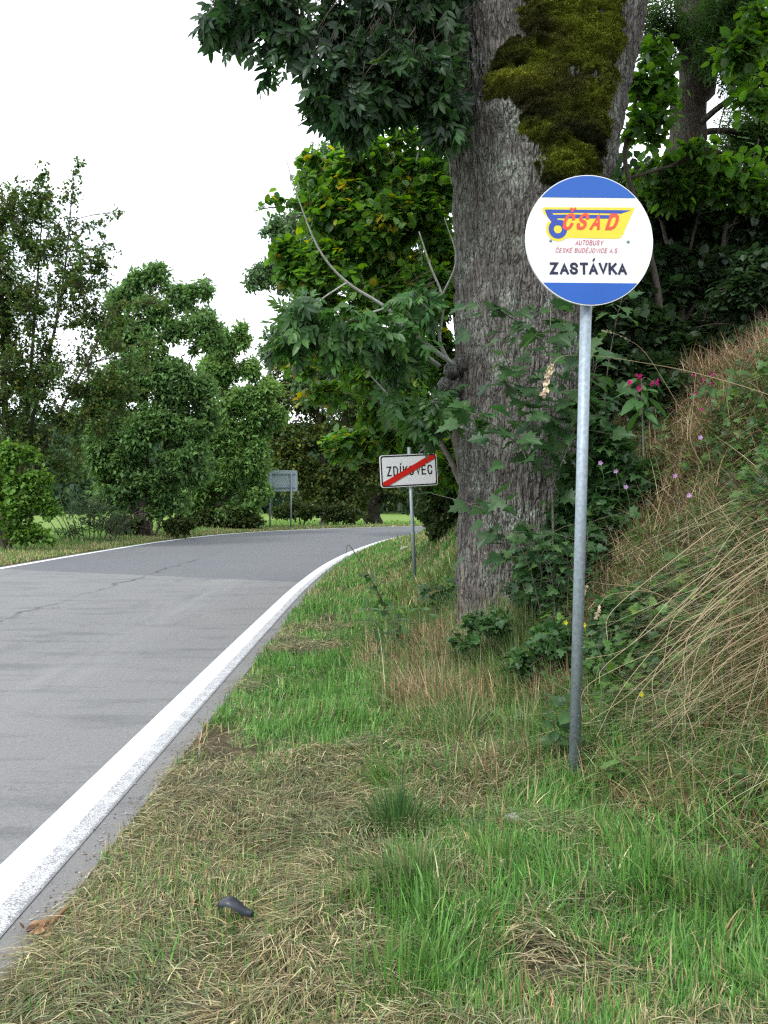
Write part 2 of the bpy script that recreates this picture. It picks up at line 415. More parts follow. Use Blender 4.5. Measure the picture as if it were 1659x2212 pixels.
def height(x, y, micro=True):
    shp = np.shape(x); x = np.asarray(x, float).ravel(); y = np.asarray(y, float).ravel()
    d = sdist(x, y, Rp); dl = -sdist(x, y, Lp)
    foot = np.interp(y, [0, 3, 4.4, 6, 8.5, 14, 25, 45], [3.5, 3.15, 2.8, 2.45, 2.1, 1.75, 1.3, 1.6])
    e = d - foot
    bank = np.where(e > -1.5, .2 * np.log1p(np.exp(np.clip(e / .2, -20, 20))), 0)
    bank = np.where(e > 5, e, bank)
    bk = np.where(bank < 2.2, bank * 1.0, 2.2 + (bank - 2.2) * .22)
    zr = .0 + .032 * np.clip(d, 0, 3) + bk * np.interp(y, [4, 7, 12, 20], [1.2, 1.15, 1.0, .95])
    zr = zr + (fbm(x * 2.2, y * 2.2, 0, 5) - .5) * .10 * sstep(.15, .9, d) + (fbm(x * 1.3, y * 1.3, 0, 9) - .5) * .75 * sstep(2.6, 4, d) + (fbm(x * 4, y * 4, 0, 19, 2) - .5) * .3 * sstep(2.5, 3.3, d)
    zl = .03 * sstep(.2, .8, dl) - .5 * sstep(2.6, 6, dl) + (fbm(x * .5, y * .5, 0, 3) - .5) * .12 * sstep(.5, 2, dl)
    z = np.where(d > 0, zr, np.where(dl > 0, zl, -.03))
    z = np.where((d <= 0) & (d > -.12), -.03 , z)
    return z.reshape(shp)
def hz(x, y): return float(height(np.array([x]), np.array([y]))[0])

def grid_mesh(name, xs, ys, zf, m):
    X, Y = np.meshgrid(xs, ys); Z = zf(X, Y); nx, ny = len(xs), len(ys)
    mb = MB(); idx = np.arange(nx * ny).reshape(ny, nx)
    a, b, c, d = idx[:-1, :-1], idx[:-1, 1:], idx[1:, 1:], idx[1:, :-1]
    mb.add(np.stack([X, Y, Z], -1), np.concatenate([np.stack([a, b, c], -1).reshape(-1, 3), np.stack([a, c, d], -1).reshape(-1, 3)]))
    return mb.build(name, m)
xs = np.concatenate([-np.geomspace(2500, 12, 26), np.arange(-11.5, -9, .4), np.arange(-8.95, -1.5, .9), np.arange(-1.4, 5.5, .09), np.arange(5.7, 14, .5), np.geomspace(14.5, 2500, 24)])
ys = np.concatenate([-np.geomspace(60, 2, 8), np.arange(-1, 2, .5), np.arange(2, 14, .1), np.arange(14.2, 56, .4), np.geomspace(57, 3500, 26)])
tag(grid_mesh('ground', xs, ys, height, M['ground']), kind='structure')

def strip(name, A, B, m, z, n=2, uv_w=None):
    """sheet between polylines A and B"""
    k = len(A); v = []; uvs = []
    s = np.concatenate([[0], np.cumsum(np.linalg.norm(np.diff(A, axis=0), axis=1))])
    for i in range(k):
        for j in range(n):
            f = j / (n - 1); p = A[i] * (1 - f) + B[i] * f; v.append((p[0], p[1], z)); uvs.append((f * (uv_w or 1), s[i]))
    t = []
    for i in range(k - 1):
        for j in range(n - 1):
            a = i * n + j; t += [(a, a + 1, a + n + 1, a + n)]
    me = bpy.data.meshes.new(name); me.from_pydata(v, [], t); me.update()
    if me.polygons[0].normal.z < 0: me.flip_normals()
    ul = me.uv_layers.new(name='UVMap')
    for l in me.loops: ul.data[l.index].uv = uvs[l.vertex_index]
    me.materials.append(m); o = bpy.data.objects.new(name, me); COL.objects.link(o)
    return o
def offs(poly, d):
    T = np.gradient(poly, axis=0); T /= np.linalg.norm(T, axis=1, keepdims=True)
    return poly + np.stack([T[:, 1], -T[:, 0]], 1) * d
# ragged asphalt edge on the right
Rr = offs(Rp, 0.04); 
Rd = np.stack([np.interp(np.linspace(0, 199, 900), np.arange(200), Rp[:, i]) for i in (0, 1)], 1)
Ld = np.stack([np.interp(np.linspace(0, 199, 900), np.arange(200), Lp[:, i]) for i in (0, 1)], 1)
rag = (fbm(Rd[:, 1] * 3, Rd[:, 0] * 3, 0, 2) - .5) * .08
T_ = np.gradient(Rd, axis=0); T_ /= np.linalg.norm(T_, axis=1, keepdims=True)
Re = Rd + np.stack([T_[:, 1], -T_[:, 0]], 1) * (rag[:, None] + .02)
tag(strip('road', Re, offs(Ld, -.35), M['asphalt'], .0, 12, 7.8), kind='structure')
tag(strip('edge_line', offs(Rd, -.40), offs(Rd, -.13), M['paint'], .004), kind='structure')
o = strip('edge_line', offs(Ld, .08), offs(Ld, -.10), M['paint_far'], .004); tag(o, kind='structure')

# ------------------------------------------------------------ distant setting
def hills():
    mb = MB(); n = 160; az = np.linspace(-1.2, 1.2, n)
    top = 1400 * np.tan(R(6) * (.55 + .9 * fbm(az * 2.2 + 3, az * 0, 0, 4))) 
    rows = [(1150, 0), (1250, .45), (1400, .85), (1550, 1.0), (2100, .7)]
    v = []
    for (r, f) in rows:
        for k in range(n):
            v.append((r * math.sin(az[k]), r * math.cos(az[k]), -4 + (top[k] + 4) * f + (20 * (hash3(np.array([k]), np.array([r]), np.array([0]), 1)[0] - .5) if 0 < f < 1 else 0)))
    idx = np.arange(len(rows) * n).reshape(len(rows), n); a, b, c, d = idx[:-1, :-1], idx[:-1, 1:], idx[1:, 1:], idx[1:, :-1]
    mb.add(v, np.concatenate([np.stack([a, b, c], -1).reshape(-1, 3), np.stack([a, c, d], -1).reshape(-1, 3)]))
    tag(mb.build('hills', m_plain('wooded_hill', (.035, .075, .085), .95, .05, 0, .3, .02)), kind='structure')  # blue of the distant haze is put into the base colour
hills()

# ------------------------------------------------------------ trees
def limb_paths(mb, p0, p1, r0, r1, sag=.15, n=7, wig=.06, sides=5, col=(.1, .08, .06)):
    """many limbs at once; p0,p1 (N,3)"""
    p0 = np.atleast_2d(p0).astype(float); p1 = np.atleast_2d(p1).astype(float); N = len(p0)
    L = np.linalg.norm(p1 - p0, axis=1, keepdims=True)
    mid = (p0 + p1) / 2 + np.array([0, 0, 1]) * L * sag + rng.normal(0, wig, (N, 3)) * L
    t = np.linspace(0, 1, n)[None, :, None]
    Q = (1 - t) ** 2 * p0[:, None] + 2 * t * (1 - t) * mid[:, None] + t * t * p1[:, None]
    r0 = np.broadcast_to(r0, (N,)); r1 = np.broadcast_to(r1, (N,)); tt = np.linspace(0, 1, n)[None]
    Rr = r0[:, None] * (1 - tt) + r1[:, None] * tt
    tubes(mb, Q, Rr, sides, col); return Q
def blob_points(blobs, n, freq, thr, seed, bias=.45):
    w = np.array([b[1][0] * b[1][1] * b[1][2] for b in blobs]) ** .8; w /= w.sum()
    res = []; bi = []
    tot = 0
    for it in range(12):
        k = rng.choice(len(blobs), n, p=w)
        c = np.array([tuple(b[0]) for b in blobs])[k]; r = np.array([b[1] for b in blobs])[k]
        d = rdir(n); u = rng.random(n) ** bias
        p = c + d * r * u[:, None] * (1 + .0)
        g = fbm(p[:, 0] * freq, p[:, 1] * freq, p[:, 2] * freq, seed, 2)
        ok = g > thr + rng.normal(0, .03, n)
        res.append(p[ok]); bi.append(k[ok]); tot += ok.sum()
        if tot >= n: break
    return np.concatenate(res)[:n], np.concatenate(bi)[:n]
def tree(name, label, cat, base, trunks, blobs, tpl, size, ntw, nlf, pal, w, twl=.9, freq=1.0, thr=.46, droop=.25,
         bark='branch', leafm='leaf_far', seed=1, group=None, flat=.5, crown_name='crown', nsub=9, twr=.008, bias=.45, clump=.35, limb_r=.06, parts=None, sj=.22):
    base = Vector(base); root = empty(name, base, label, cat, group)
    mb = MB(); nodes = []
    for tr in trunks:
        q = smooth_path([tuple(p) + (r,) for p, r in tr], 26)
        q[:, :3] += (rng.random((26, 3)) - .5) * q[:, 3:4] * .5
        tubes(mb, q[:, :3], q[:, 3], 10)
        nodes.append(q)
    nodes_all = np.concatenate(nodes)
    subs = []
    for (c, r) in blobs:
        c = np.array(tuple(c)); r = np.array(r)
        dd = np.linalg.norm(nodes_all[:, :3] - c, axis=1) + np.maximum(0, nodes_all[:, 2] - c[2] + .3 * r[2]) * 2.5
        j = int(np.argmin(dd)); st = nodes_all[j, :3]; rr = min(limb_r, nodes_all[j, 3] * .7)
        Q = limb_paths(mb, st[None], c[None], rr, rr * .5, .12, 8, .05, 6)[0]
        k = nsub; tips = c + rdir(k) * r * .72
        st2 = Q[rng.integers(3, 8, k)]
        Q2 = limb_paths(mb, st2, tips, rr * .42, rr * .14, .1, 7, .08, 4)
        subs.append(Q2[:, 2:].reshape(-1, 3)); subs.append(Q[3:])
    S = np.concatenate(subs)
    pts, bi = blob_points(blobs, ntw, freq, thr, seed, bias)
    N = len(pts)
    near = np.zeros((N, 3))
    for i in range(0, N, 2000):
        dm = ((pts[i:i + 2000, None] - S[None]) ** 2).sum(-1); near[i:i + 2000] = S[dm.argmin(1)]
    dv = pts - near; ln = np.linalg.norm(dv, axis=1, keepdims=True) + 1e-6
    outw = norm(pts - np.array([tuple(b[0]) for b in blobs])[bi])
    st = np.where(ln > twl * 1.6, pts - dv / ln * twl * 1.6, near)
    Q = limb_paths(mb, st, pts, twr, twr * .35, .08, 5, .08, 3)
    mb.build('trunk', M[bark], root)
    # leaves along the outer part of each twig
    lm = MB()
    axis = norm(Q[:, -1] - Q[:, -2] + outw * .35 * np.linalg.norm(Q[:, -1] - Q[:, -2], axis=1, keepdims=True))
    j = rng.random((N, nlf)) ** .8
    L = np.minimum(ln[:, 0], twl)
    pos = pts[:, None] - axis[:, None] * (j * L[:, None])[..., None] + rng.normal(0, size * .45, (N, nlf, 3))
    d = axis[:, None] * .6 + rdir(N * nlf).reshape(N, nlf, 3) * .9 + np.array([0, 0, -1]) * droop
    up = np.array([0, 0, 1.0]) * flat * 2 + rng.normal(0, .6, (N, nlf, 3))
    ct = pick(pal, w, N, .12)[:, None] * (1 - clump) + pick(pal, w, N * nlf, .2).reshape(N, nlf, 3) * clump
    ct = ct * (1 + rng.normal(0, .1, (N, nlf, 1)))
    if leafm == 'leaf_far': pos = pos + (pts - pos.mean(1))[:, None] * .35
    leaves(lm, tpl, pos.reshape(-1, 3), d.reshape(-1, 3), up.reshape(-1, 3), size * np.clip(rng.normal(1, sj, N * nlf), .4, 1.6), ct.reshape(-1, 3))
    lm.build(crown_name, M[leafm], root, smooth=False)
    return root
def B(u, v, Y, ru, rv, ry=None):
    """ellipsoid of foliage centred at (u,v), Y metres off, radii in view units converted to metres"""
    s = K * Y; return (P(u, v, Y), (ru * s, (ry if ry else min(ru, rv) * s), rv * s))
def TP(Y, *uvr):
    """trunk nodes (u, v, radius)"""
    return [(P(u, v, Y), r) for (u, v, r) in uvr]

G_ASH = [(.07, .15, .05), (.09, .18, .055), (.05, .11, .045)]
G_DARK = [(.035, .07, .025), (.05, .09, .028), (.028, .055, .025)]
G_OLIVE = [(.07, .1, .022), (.05, .085, .025), (.1, .12, .025)]
G_YEL = [(.11, .19, .03), (.16, .23, .03), (.32, .27, .03), (.09, .16, .035), (.35, .2, .03)]

roadside = 'trees along the far side of the road'
tree('broadleaf_tree', 'tall loose dark tree with several thin stems and feathery top, at the left edge', 'tree', P(12, 1192, 26.5),
     [TP(26.5, (8, 1192, .17), (14, 1000, .12), (5, 700, .07), (-5, 500, .03)), TP(26.6, (14, 1190, .1), (50, 1000, .075), (70, 750, .05), (90, 480, .015)),
      TP(26.4, (10, 1180, .09), (70, 900, .06), (130, 650, .035), (160, 380, .01)), TP(26.2, (16, 1150, .07), (110, 930, .05), (210, 740, .03), (270, 640, .01))],
     [B(20, 640, 26.5, 120, 170), B(110, 500, 26.5, 50, 100), B(155, 440, 26.5, 26, 60), B(168, 370, 26.5, 14, 48), B(85, 430, 26.5, 26, 60), B(92, 375, 26.5, 14, 34), B(20, 470, 26.5, 70, 90), B(45, 405, 26.5, 18, 40), B(160, 600, 26.5, 80, 100), B(205, 490, 26.5, 34, 26), B(245, 462, 26.5, 22, 12), B(235, 540, 26.5, 32, 18),
      B(60, 830, 26.5, 160, 110), B(220, 690, 26.5, 100, 60), B(330, 655, 26.5, 50, 24), B(60, 950, 26.5, 160, 80), B(250, 770, 26.5, 110, 60), B(200, 900, 26.5, 90, 60), B(-90, 700, 26.5, 120, 300), B(230, 850, 26.5, 100, 50), B(120, 1010, 26.5, 90, 40), B(225, 570, 26.5, 36, 20)],
     L_OVAL, .1, 7600, 8, [(.08, .16, .04), (.1, .17, .04), (.05, .1, .03), (.15, .15, .03)], [3, 3, 2, 1], .6, 1.5, .42, bark='branch_dark', seed=3, flat=.9, group=roadside, droop=.1, nsub=14, limb_r=.035, twr=.006, bias=.5)
tree('leafy_bush', 'bright green leafy bush at the foot of the tall dark tree, left edge', 'bush', P(10, 1192, 24.5),
     [TP(24.5, (20, 1192, .06), (30, 1100, .04), (60, 1000, .02)), TP(24.5, (10, 1192, .05), (-10, 1100, .04), (-20, 1000, .02))],
     [B(10, 990, 24.5, 80, 40), B(60, 1030, 24.5, 55, 40), B(10, 1080, 24.5, 70, 60), B(85, 1080, 24.5, 38, 26), B(115, 1110, 24.5, 22, 18), B(50, 1150, 24.5, 50, 26), B(95, 1165, 24.5, 28, 10)],
     L_OVAL, .12, 1100, 9, [(.12, .25, .04), (.16, .3, .055), (.08, .17, .035)], [2, 2, 1], .45, 2.0, .43, bark='branch_dark', seed=5, flat=.8)
tree('ash_tree', 'rounded green ash tree between the tall dark tree and the smaller ash', 'tree', P(310, 1166, 34.4),
     [TP(34.4, (310, 1168, .34), (314, 1050, .2), (310, 900, .15), (318, 750, .1), (325, 620, .03)), TP(34.4, (300, 1120, .13), (360, 950, .09), (400, 800, .04)), TP(34.4, (306, 1150, .12), (260, 1000, .08), (230, 860, .04))],
     [B(330, 650, 34.4, 80, 46), B(330, 720, 34.4, 90, 46), B(335, 590, 34.4, 26, 26), B(300, 610, 34.4, 30, 26), B(400, 640, 34.4, 30, 26), B(440, 625, 34.4, 20, 24), B(265, 660, 34.4, 40, 40), B(380, 690, 34.4, 55, 36), B(250, 730, 34.4, 35, 34), B(330, 800, 34.4, 100, 60), B(250, 850, 34.4, 65, 60), B(400, 830, 34.4, 70, 60),
      B(320, 930, 34.4, 130, 70), B(240, 980, 34.4, 60, 60), B(400, 990, 34.4, 70, 70), B(300, 1040, 34.4, 100, 50), B(240, 1070, 34.4, 45, 45), B(445, 720, 34.4, 40, 55), B(360, 1090, 34.4, 60, 34), B(215, 930, 34.4, 35, 50), B(430, 900, 34.4, 50, 60)],
     L_DIA, .21, 5600, 14, [(.13, .25, .085), (.2, .34, .11), (.07, .15, .06)], [2, 2, 1], .55, 1.3, .45, bark='bark_dark', seed=11, flat=.7, group=roadside, droop=.25, nsub=12, limb_r=.05)
tree('ash_tree', 'smaller ash tree directly left of the blank grey board', 'tree', P(465, 1146, 43),
     [TP(43, (468, 1148, .24), (470, 1050, .16), (480, 900, .12), (490, 760, .04)), TP(43, (466, 1130, .12), (510, 1000, .09), (540, 880, .04))],
     [B(480, 740, 43, 34, 40), B(520, 730, 43, 20, 32), B(470, 800, 43, 45, 40), B(540, 800, 43, 20, 34), B(510, 860, 43, 65, 50), B(470, 950, 43, 70, 60), B(550, 900, 43, 45, 40), B(520, 1000, 43, 65, 50), B(460, 1050, 43, 60, 45), B(545, 1060, 43, 42, 35), B(580, 850, 43, 30, 35), B(500, 1095, 43, 75, 34), B(420, 1090, 43, 45, 40), B(560, 960, 43, 34, 40), B(600, 900, 43, 20, 20)],
     L_DIA, .25, 3900, 14, [(.17, .31, .09), (.23, .37, .11), (.09, .19, .065)], [2, 2, 1], .55, 1.2, .44, bark='bark_dark', seed=17, flat=.7, group=roadside, droop=.25, limb_r=.05)
tree('twiggy_bush', 'half bare twiggy bush on the verge below the rounded ash', 'bush', P(185, 1180, 30.5),
     [TP(30.5, (185 + i * 9, 1180, .024), (180 + i * 15 + random.uniform(-8, 8), 1120, .015), (175 + i * 24 + random.uniform(-14, 14), 1050 + abs(i) * 8, .006)) for i in range(-5, 8)],
     [B(190, 1110, 30.5, 70, 45), B(240, 1130, 30.5, 60, 35), B(150, 1150, 30.5, 40, 20)], L_OVAL, .06, 700, 4, G_ASH, [1, 1, 1], .6, 1.5, .4, bark='branch', seed=19)
ub = 'low bushes under the far roadside trees'
for (lb, u, v, Y, rr, nn_) in (('low dark bush at the foot of the rounded ash', 330, 1158, 34, [(265, 1135, 40, 18), (385, 1135, 34, 16)], 380),
                               ('low dark bush at the foot of the smaller ash', 470, 1146, 42.6, [(440, 1118, 40, 26), (500, 1120, 45, 24), (540, 1125, 30, 14)], 700),
                               ('low spreading bush right behind the posts of the blank grey board', 650, 1138, 50, [(650, 1100, 50, 26), (610, 1105, 30, 18), (740, 1110, 60, 22)], 700),
                               ('bright low bush between the forked tree and the thick black trunk', 760, 1133, 54, [(755, 1100, 30, 22), (775, 1090, 20, 26)], 350)):
    tree('low_bush', lb, 'bush', P(u, v, Y), [TP(Y, (u, v, .05), (u - 8, v - 40, .03)), TP(Y, (u + 4, v, .05), (u + 20, v - 40, .03))],
         [B(a, b, Y, c, d) for a, b, c, d in rr], L_OVAL, .17 if 'bright' not in lb else .16, nn_, 8, [(.045, .08, .025), (.06, .1, .03), (.09, .11, .03)] if 'bright' not in lb else [(.1, .2, .04), (.13, .22, .05)], [1] * (3 if 'bright' not in lb else 2), .5, 1.3, .4, bark='branch_dark', seed=int(u), flat=.8, group=ub)
tree('dark_roadside_tree', 'dark green tree with a short forked trunk right of the blank grey board', 'tree', P(700, 1135, 52),
     [TP(52, (700, 1138, .3), (702, 1050, .22), (690, 900, .16)), TP(52, (704, 1120, .2), (720, 1000, .14), (745, 900, .08))],
     [B(640, 830, 52, 80, 60), B(720, 850, 52, 110, 80), B(690, 950, 52, 120, 60), B(770, 1000, 52, 90, 70), B(630, 1000, 52, 60, 50), B(740, 1070, 52, 80, 34), B(590, 770, 52, 40, 30), B(640, 740, 52, 50, 40), B(680, 1050, 52, 90, 40), B(590, 860, 52, 40, 60), B(600, 940, 52, 50, 40), B(850, 1010, 52, 60, 60)],
     L_OVAL, .2, 4600, 9, [(.06, .11, .03), (.09, .14, .03), (.2, .2, .04)], [2, 2, 1], .9, .9, .43, bark='bark_dark', seed=23, flat=.8, group=roadside, limb_r=.07)
tree('old_roadside_tree', 'thick black-looking trunk at the far end of the bend', 'tree', P(810, 1135, 56),
     [TP(56, (806, 1136, .62), (808, 1060, .55), (812, 900, .5), (815, 760, .3))],
     [B(820, 900, 56, 110, 120), B(880, 960, 56, 90, 90), B(840, 800, 56, 120, 100), B(930, 1010, 56, 70, 60), B(780, 1020, 56, 70, 40), B(860, 1060, 56, 50, 40)],
     L_OVAL, .22, 3200, 9, [(.035, .06, .02), (.05, .085, .025)], [2, 2], 1.0, .6, .42, bark='bark_dark', seed=29, flat=.7, group=roadside)
tree('ash_tree', 'tall grey-green ash tree sticking out behind the yellowing tree', 'tree', P(1025, 1090, 33),
     [TP(33, (1025, 1120, .4), (960, 850, .3), (800, 620, .16), (700, 420, .06)), TP(33, (960, 850, .2), (760, 720, .1), (640, 620, .04))],
     [B(575, 598, 33, 48, 22), B(600, 575, 33, 50, 24), B(545, 610, 33, 25, 16), B(590, 490, 33, 28, 22), B(630, 500, 33, 45, 45), B(670, 400, 33, 40, 40), B(690, 350, 33, 40, 30), B(640, 680, 33, 50, 45), B(600, 730, 33, 34, 26), B(580, 760, 33, 30, 20), B(720, 520, 33, 100, 110), B(760, 330, 33, 80, 50), B(700, 800, 33, 80, 90), B(850, 500, 33, 120, 180), B(640, 610, 33, 40, 40)],
     L_DIA, .2, 4200, 13, [(.11, .2, .085), (.15, .25, .1), (.07, .14, .065)], [2, 2, 1], .6, 1.2, .44, bark='bark_dark', seed=31, flat=.6, droop=.25, limb_r=.05)
tree('yellowing_tree', 'yellow-green broadleaf tree behind the end-of-village sign', 'tree', P(1010, 1180, 14.8),
     [TP(14.8, (1010, 1180, .12), (1000, 1000, .1), (930, 780, .06), (850, 560, .035), (800, 400, .01)), TP(14.8, (1005, 1060, .06), (930, 930, .04), (780, 850, .015)), TP(14.8, (1000, 980, .06), (985, 700, .04), (960, 450, .015))],
     [B(800, 380, 14, 110, 75), B(880, 330, 14, 80, 50), B(720, 450, 14, 100, 60), B(840, 500, 14, 130, 90), B(690, 580, 14, 80, 60), B(770, 640, 14, 120, 80), B(900, 640, 14, 90, 100), B(720, 750, 14, 90, 50),
      B(840, 790, 14, 120, 70), B(780, 880, 15, 95, 45), B(900, 880, 15, 90, 50), B(640, 470, 14, 50, 28), B(940, 450, 14, 60, 120), B(960, 600, 14.6, 40, 120), B(565, 450, 14, 30, 7), B(620, 440, 14, 34, 20), B(655, 385, 14, 26, 16), B(610, 540, 14, 30, 20), B(670, 345, 14, 20, 14), B(620, 590, 14, 24, 14), B(690, 650, 14.3, 60, 36), B(650, 800, 14.6, 40, 16), B(700, 850, 14.8, 50, 26), B(950, 760, 14.6, 50, 80), B(860, 950, 15.6, 70, 30), B(760, 960, 16, 60, 40), B(960, 1000, 15.6, 40, 60)],
     L_HAZEL, .125, 3500, 9, [(.11, .26, .04), (.17, .32, .045), (.5, .42, .04), (.075, .19, .04), (.5, .27, .03), (.05, .12, .03)], [4, 3, .3, 4, .15, 2], .5, 1.9, .47, bark='branch', leafm='leaf_thin', sj=.32, seed=37, flat=1.2, droop=.2, nsub=10, clump=.55, limb_r=.03)
o = tree('hazel_shrub', 'dark shrub on the bank behind the end-of-village sign post, beside the mossy trunk', 'shrub', P(960, 1160, 17.5),
     [TP(17.5, (960, 1150, .05), (940, 1060, .04), (930, 950, .02)), TP(17.5, (970, 1150, .05), (985, 1040, .04), (980, 900, .02))],
     [B(950, 1000, 17.5, 70, 60), B(960, 1090, 17.5, 60, 60), B(990, 1130, 17, 50, 50), B(955, 1150, 17, 30, 28), B(990, 1040, 17, 50, 60),  B(985, 940, 17.5, 60, 60), B(905, 1060, 18, 26, 30), B(930, 940, 17.5, 60, 50)],
     L_HAZEL, .1, 2400, 8, [(.04, .08, .02), (.06, .1, .025)], [2, 1], .45, 1.6, .4, bark='branch_dark', seed=41, flat=1, group='dark shrubs on the bank')

# distant wood behind the meadow (a mass nobody could count)
def far_wood():
    mb = MB(); n = 330
    x = np.concatenate([rng.uniform(-110, 40, n)]); y = rng.uniform(120, 170, n)
    for i in range(n):
        h = rng.uniform(9, 17); r = h * .2; k = 200
        d = rdir(k); cz = -.5 + h * rng.random(k); rr = r * np.sin(np.clip(cz / h, 0.02, .98) * np.pi) ** .6
        p = np.stack([x[i] + d[:, 0] * rr, y[i] + d[:, 1] * rr, cz], 1)
        leaves(mb, L_OVAL, p, rdir(k), rdir(k), .95, pick([(.05, .1, .045), (.07, .12, .05), (.04, .08, .05)], [1, 1, 1], k, .2))
    tag(mb.build('distant_wood', M['leaf_far'], smooth=False), 'distant green wood beyond the meadow', 'wood', kind='stuff')
far_wood()

# ------------------------------------------------------------ the mossy old tree
TY = 8.5; ks = K * TY
tz = np.array([CH + (1080.5 - v) * ks for v in (1400, 1330, 1250, 1100, 900, 700, 550, 400, 320, 200, 100, 0, -120, -300)])
tl = np.array([(u - 829.5) * ks for u in (984, 986, 988, 988, 986, 984, 982, 974, 962, 972, 962, 955, 940, 910)])
trr = np.array([(u - 829.5) * ks for u in (1290, 1285, 1280, 1278, 1276, 1278, 1290, 1322, 1345, 1368, 1392, 1414, 1450, 1520)])
def txc(z): return (np.interp(z, tz, tl) + np.interp(z, tz, trr)) / 2
def thw(z): return (np.interp(z, tz, trr) - np.interp(z, tz, tl)) / 2
def tdw(z): return np.interp(z, [0, .5, 3, 4.6, 7], [.8, .7, .66, .72, .8])
def groove(th, z):
    f = sstep(4.0, 6.0, z) * .16
    return 1 - f * np.exp(-((th - (-np.pi / 2 + .12)) / .42) ** 2)
def trunk_pt(th, z, off=0):
    hw = thw(z); dw = tdw(z); g = groove(th, z)
    return txc(z) + (hw * g + off) * np.cos(th), TY + .1 + (dw * g + off) * np.sin(th)
def mossy_tree():
    base = (float(txc(.5)), TY, .45)
    root = empty('mossy_tree', base, 'thick old grey tree trunk with a big moss patch behind the bus stop sign', 'tree')
    th = np.concatenate([np.linspace(-np.pi, 0, 430), np.linspace(0, np.pi, 60)[1:-1]]); zz = np.linspace(-.1, 8.3, 960)
    TH, ZZ = np.meshgrid(th, zz)
    c, s = np.cos(TH), np.sin(TH)
    wob = (fbm(c * 3 + 5, s * 3, ZZ * .9, 3) - .5) * .12
    wrp = fbm(c * 6, s * 6, ZZ * 2.0, 8) * 2.2
    f1 = vn(c * 15 + wrp, s * 15 + wrp, ZZ * 2.6, 12); rid = 1 - np.abs(2 * f1 - 1)
    f2 = vn(c * 34 + wrp, s * 34, ZZ * 8, 13); rid2 = 1 - np.abs(2 * f2 - 1)
    fine = fbm(c * 70, s * 70, ZZ * 45, 15, 2) - .5
    off = wob + rid ** 1.5 * -.042 + rid2 ** 2 * -.024 + fine * .012
    # root flare
    fl = np.exp(-np.clip(ZZ - .2, 0, 9) / .35); off = off + fl * (.0 + .07 * vn(c * 2.4, s * 2.4, 0, 4))
    # knob with pale scar
    kx = (1062 - 829.5) * ks; kz = CH + (1080.5 - 290) * ks
    X, Y = trunk_pt(TH, ZZ, off)
    dk = np.hypot((X - kx), ZZ - kz); front = s < 0
    kn = np.where(front, np.exp(-(dk / .13) ** 2), 0)
    X, Y = trunk_pt(TH, ZZ, off + kn * .1)
    mb = MB(); ny, nx = TH.shape; idx = np.arange(ny * nx).reshape(ny, nx)
    a = idx[:-1]; b = idx[1:]; a2 = np.roll(a, -1, 1); b2 = np.roll(b, -1, 1)
    mb.add(np.stack([X, Y, ZZ], -1), np.concatenate([np.stack([a, a2, b2], -1).reshape(-1, 3), np.stack([a, b2, b], -1).reshape(-1, 3)]))
    mb.build('trunk', M['bark'], root)
    # burr on the left flank where the shoots leave
    br = MB()
    for (u, v, r) in ((965, 800, .12), (950, 830, .1), (985, 790, .14), (975, 840, .12), (945, 860, .07)):
        r *= .72; u += 12; c0 = np.array(tuple(P(u, v, 8.45))); n1, n2 = 26, 16
        A, E = np.meshgrid(np.linspace(0, 2 * np.pi, n1, endpoint=False), np.linspace(0, np.pi, n2))
        dx, dy, dz = np.sin(E) * np.cos(A), np.sin(E) * np.sin(A), np.cos(E)
        rr = r * (.8 + .5 * fbm(dx * 3 + u, dy * 3, dz * 3, 3)); idx = np.arange(n1 * n2).reshape(n2, n1)
        a = idx[:-1]; b = idx[1:]; a2 = np.roll(a, -1, 1); b2 = np.roll(b, -1, 1)
        br.add(c0 + np.stack([dx * rr, dy * rr, dz * rr], -1).reshape(-1, 3), np.concatenate([np.stack([a, b, b2], -1).reshape(-1, 3), np.stack([a, b2, a2], -1).reshape(-1, 3)]))
    br.build('burr', M['bark'], root)
    # moss
    poly = [(1108, -80), (1112, 60), (1106, 140), (1060, 175), (1037, 215), (1040, 262), (1078, 268), (1108, 300), (1116, 345), (1148, 372), (1150, 430), (1185, 470), (1240, 440), (1285, 400), (1284, 330), (1305, 250), (1316, 150), (1326, 60), (1330, -80)]
    pl = np.array([((u - 829.5) * ks, CH + (1080.5 - v) * ks) for u, v in poly])
    xs_ = np.arange(pl[:, 0].min() - .1, pl[:, 0].max() + .1, .0085); zs_ = np.arange(pl[:, 1].min() - .1, 7.2, .0085)
    Xg, Zg = np.meshgrid(xs_, zs_)
    wx = Xg + (fbm(Xg * 5, Zg * 5, 0, 21) - .5) * .12 + (fbm(Xg * 18, Zg * 18, 0, 24) - .5) * .2; wz = Zg + (fbm(Xg * 5, Zg * 5, 0, 22) - .5) * .12
    # signed distance to polygon
    dist = np.full(Xg.shape, 1e9); ins = np.zeros(Xg.shape, bool); n = len(pl)
    for i in range(n):
        ax, az = pl[i]; bx, bz = pl[(i + 1) % n]; dx, dz = bx - ax, bz - az
        t = np.clip(((wx - ax) * dx + (wz - az) * dz) / (dx * dx + dz * dz), 0, 1)
        dist = np.minimum(dist, np.hypot(ax + t * dx - wx, az + t * dz - wz))
        cond = ((az > wz) != (bz > wz)) & (wx < (bx - ax) * (wz - az) / (bz - az + 1e-12) + ax); ins ^= cond
    sd_ = np.where(ins, dist, -dist)
    ct = np.clip((Xg - txc(Zg)) / thw(Zg), -.999, .999); th0 = -np.arccos(ct)
    _, Yf = trunk_pt(th0, Zg, 0)
    gr = groove(th0, Zg)
    ledge = fbm(Xg * 3.2, Zg * 8.5 + fbm(Xg * 2, Zg * 2, 0, 30) * 2, 0, 31, 3)
    lump = fbm(Xg * 9, Zg * 14, 0, 33, 3)
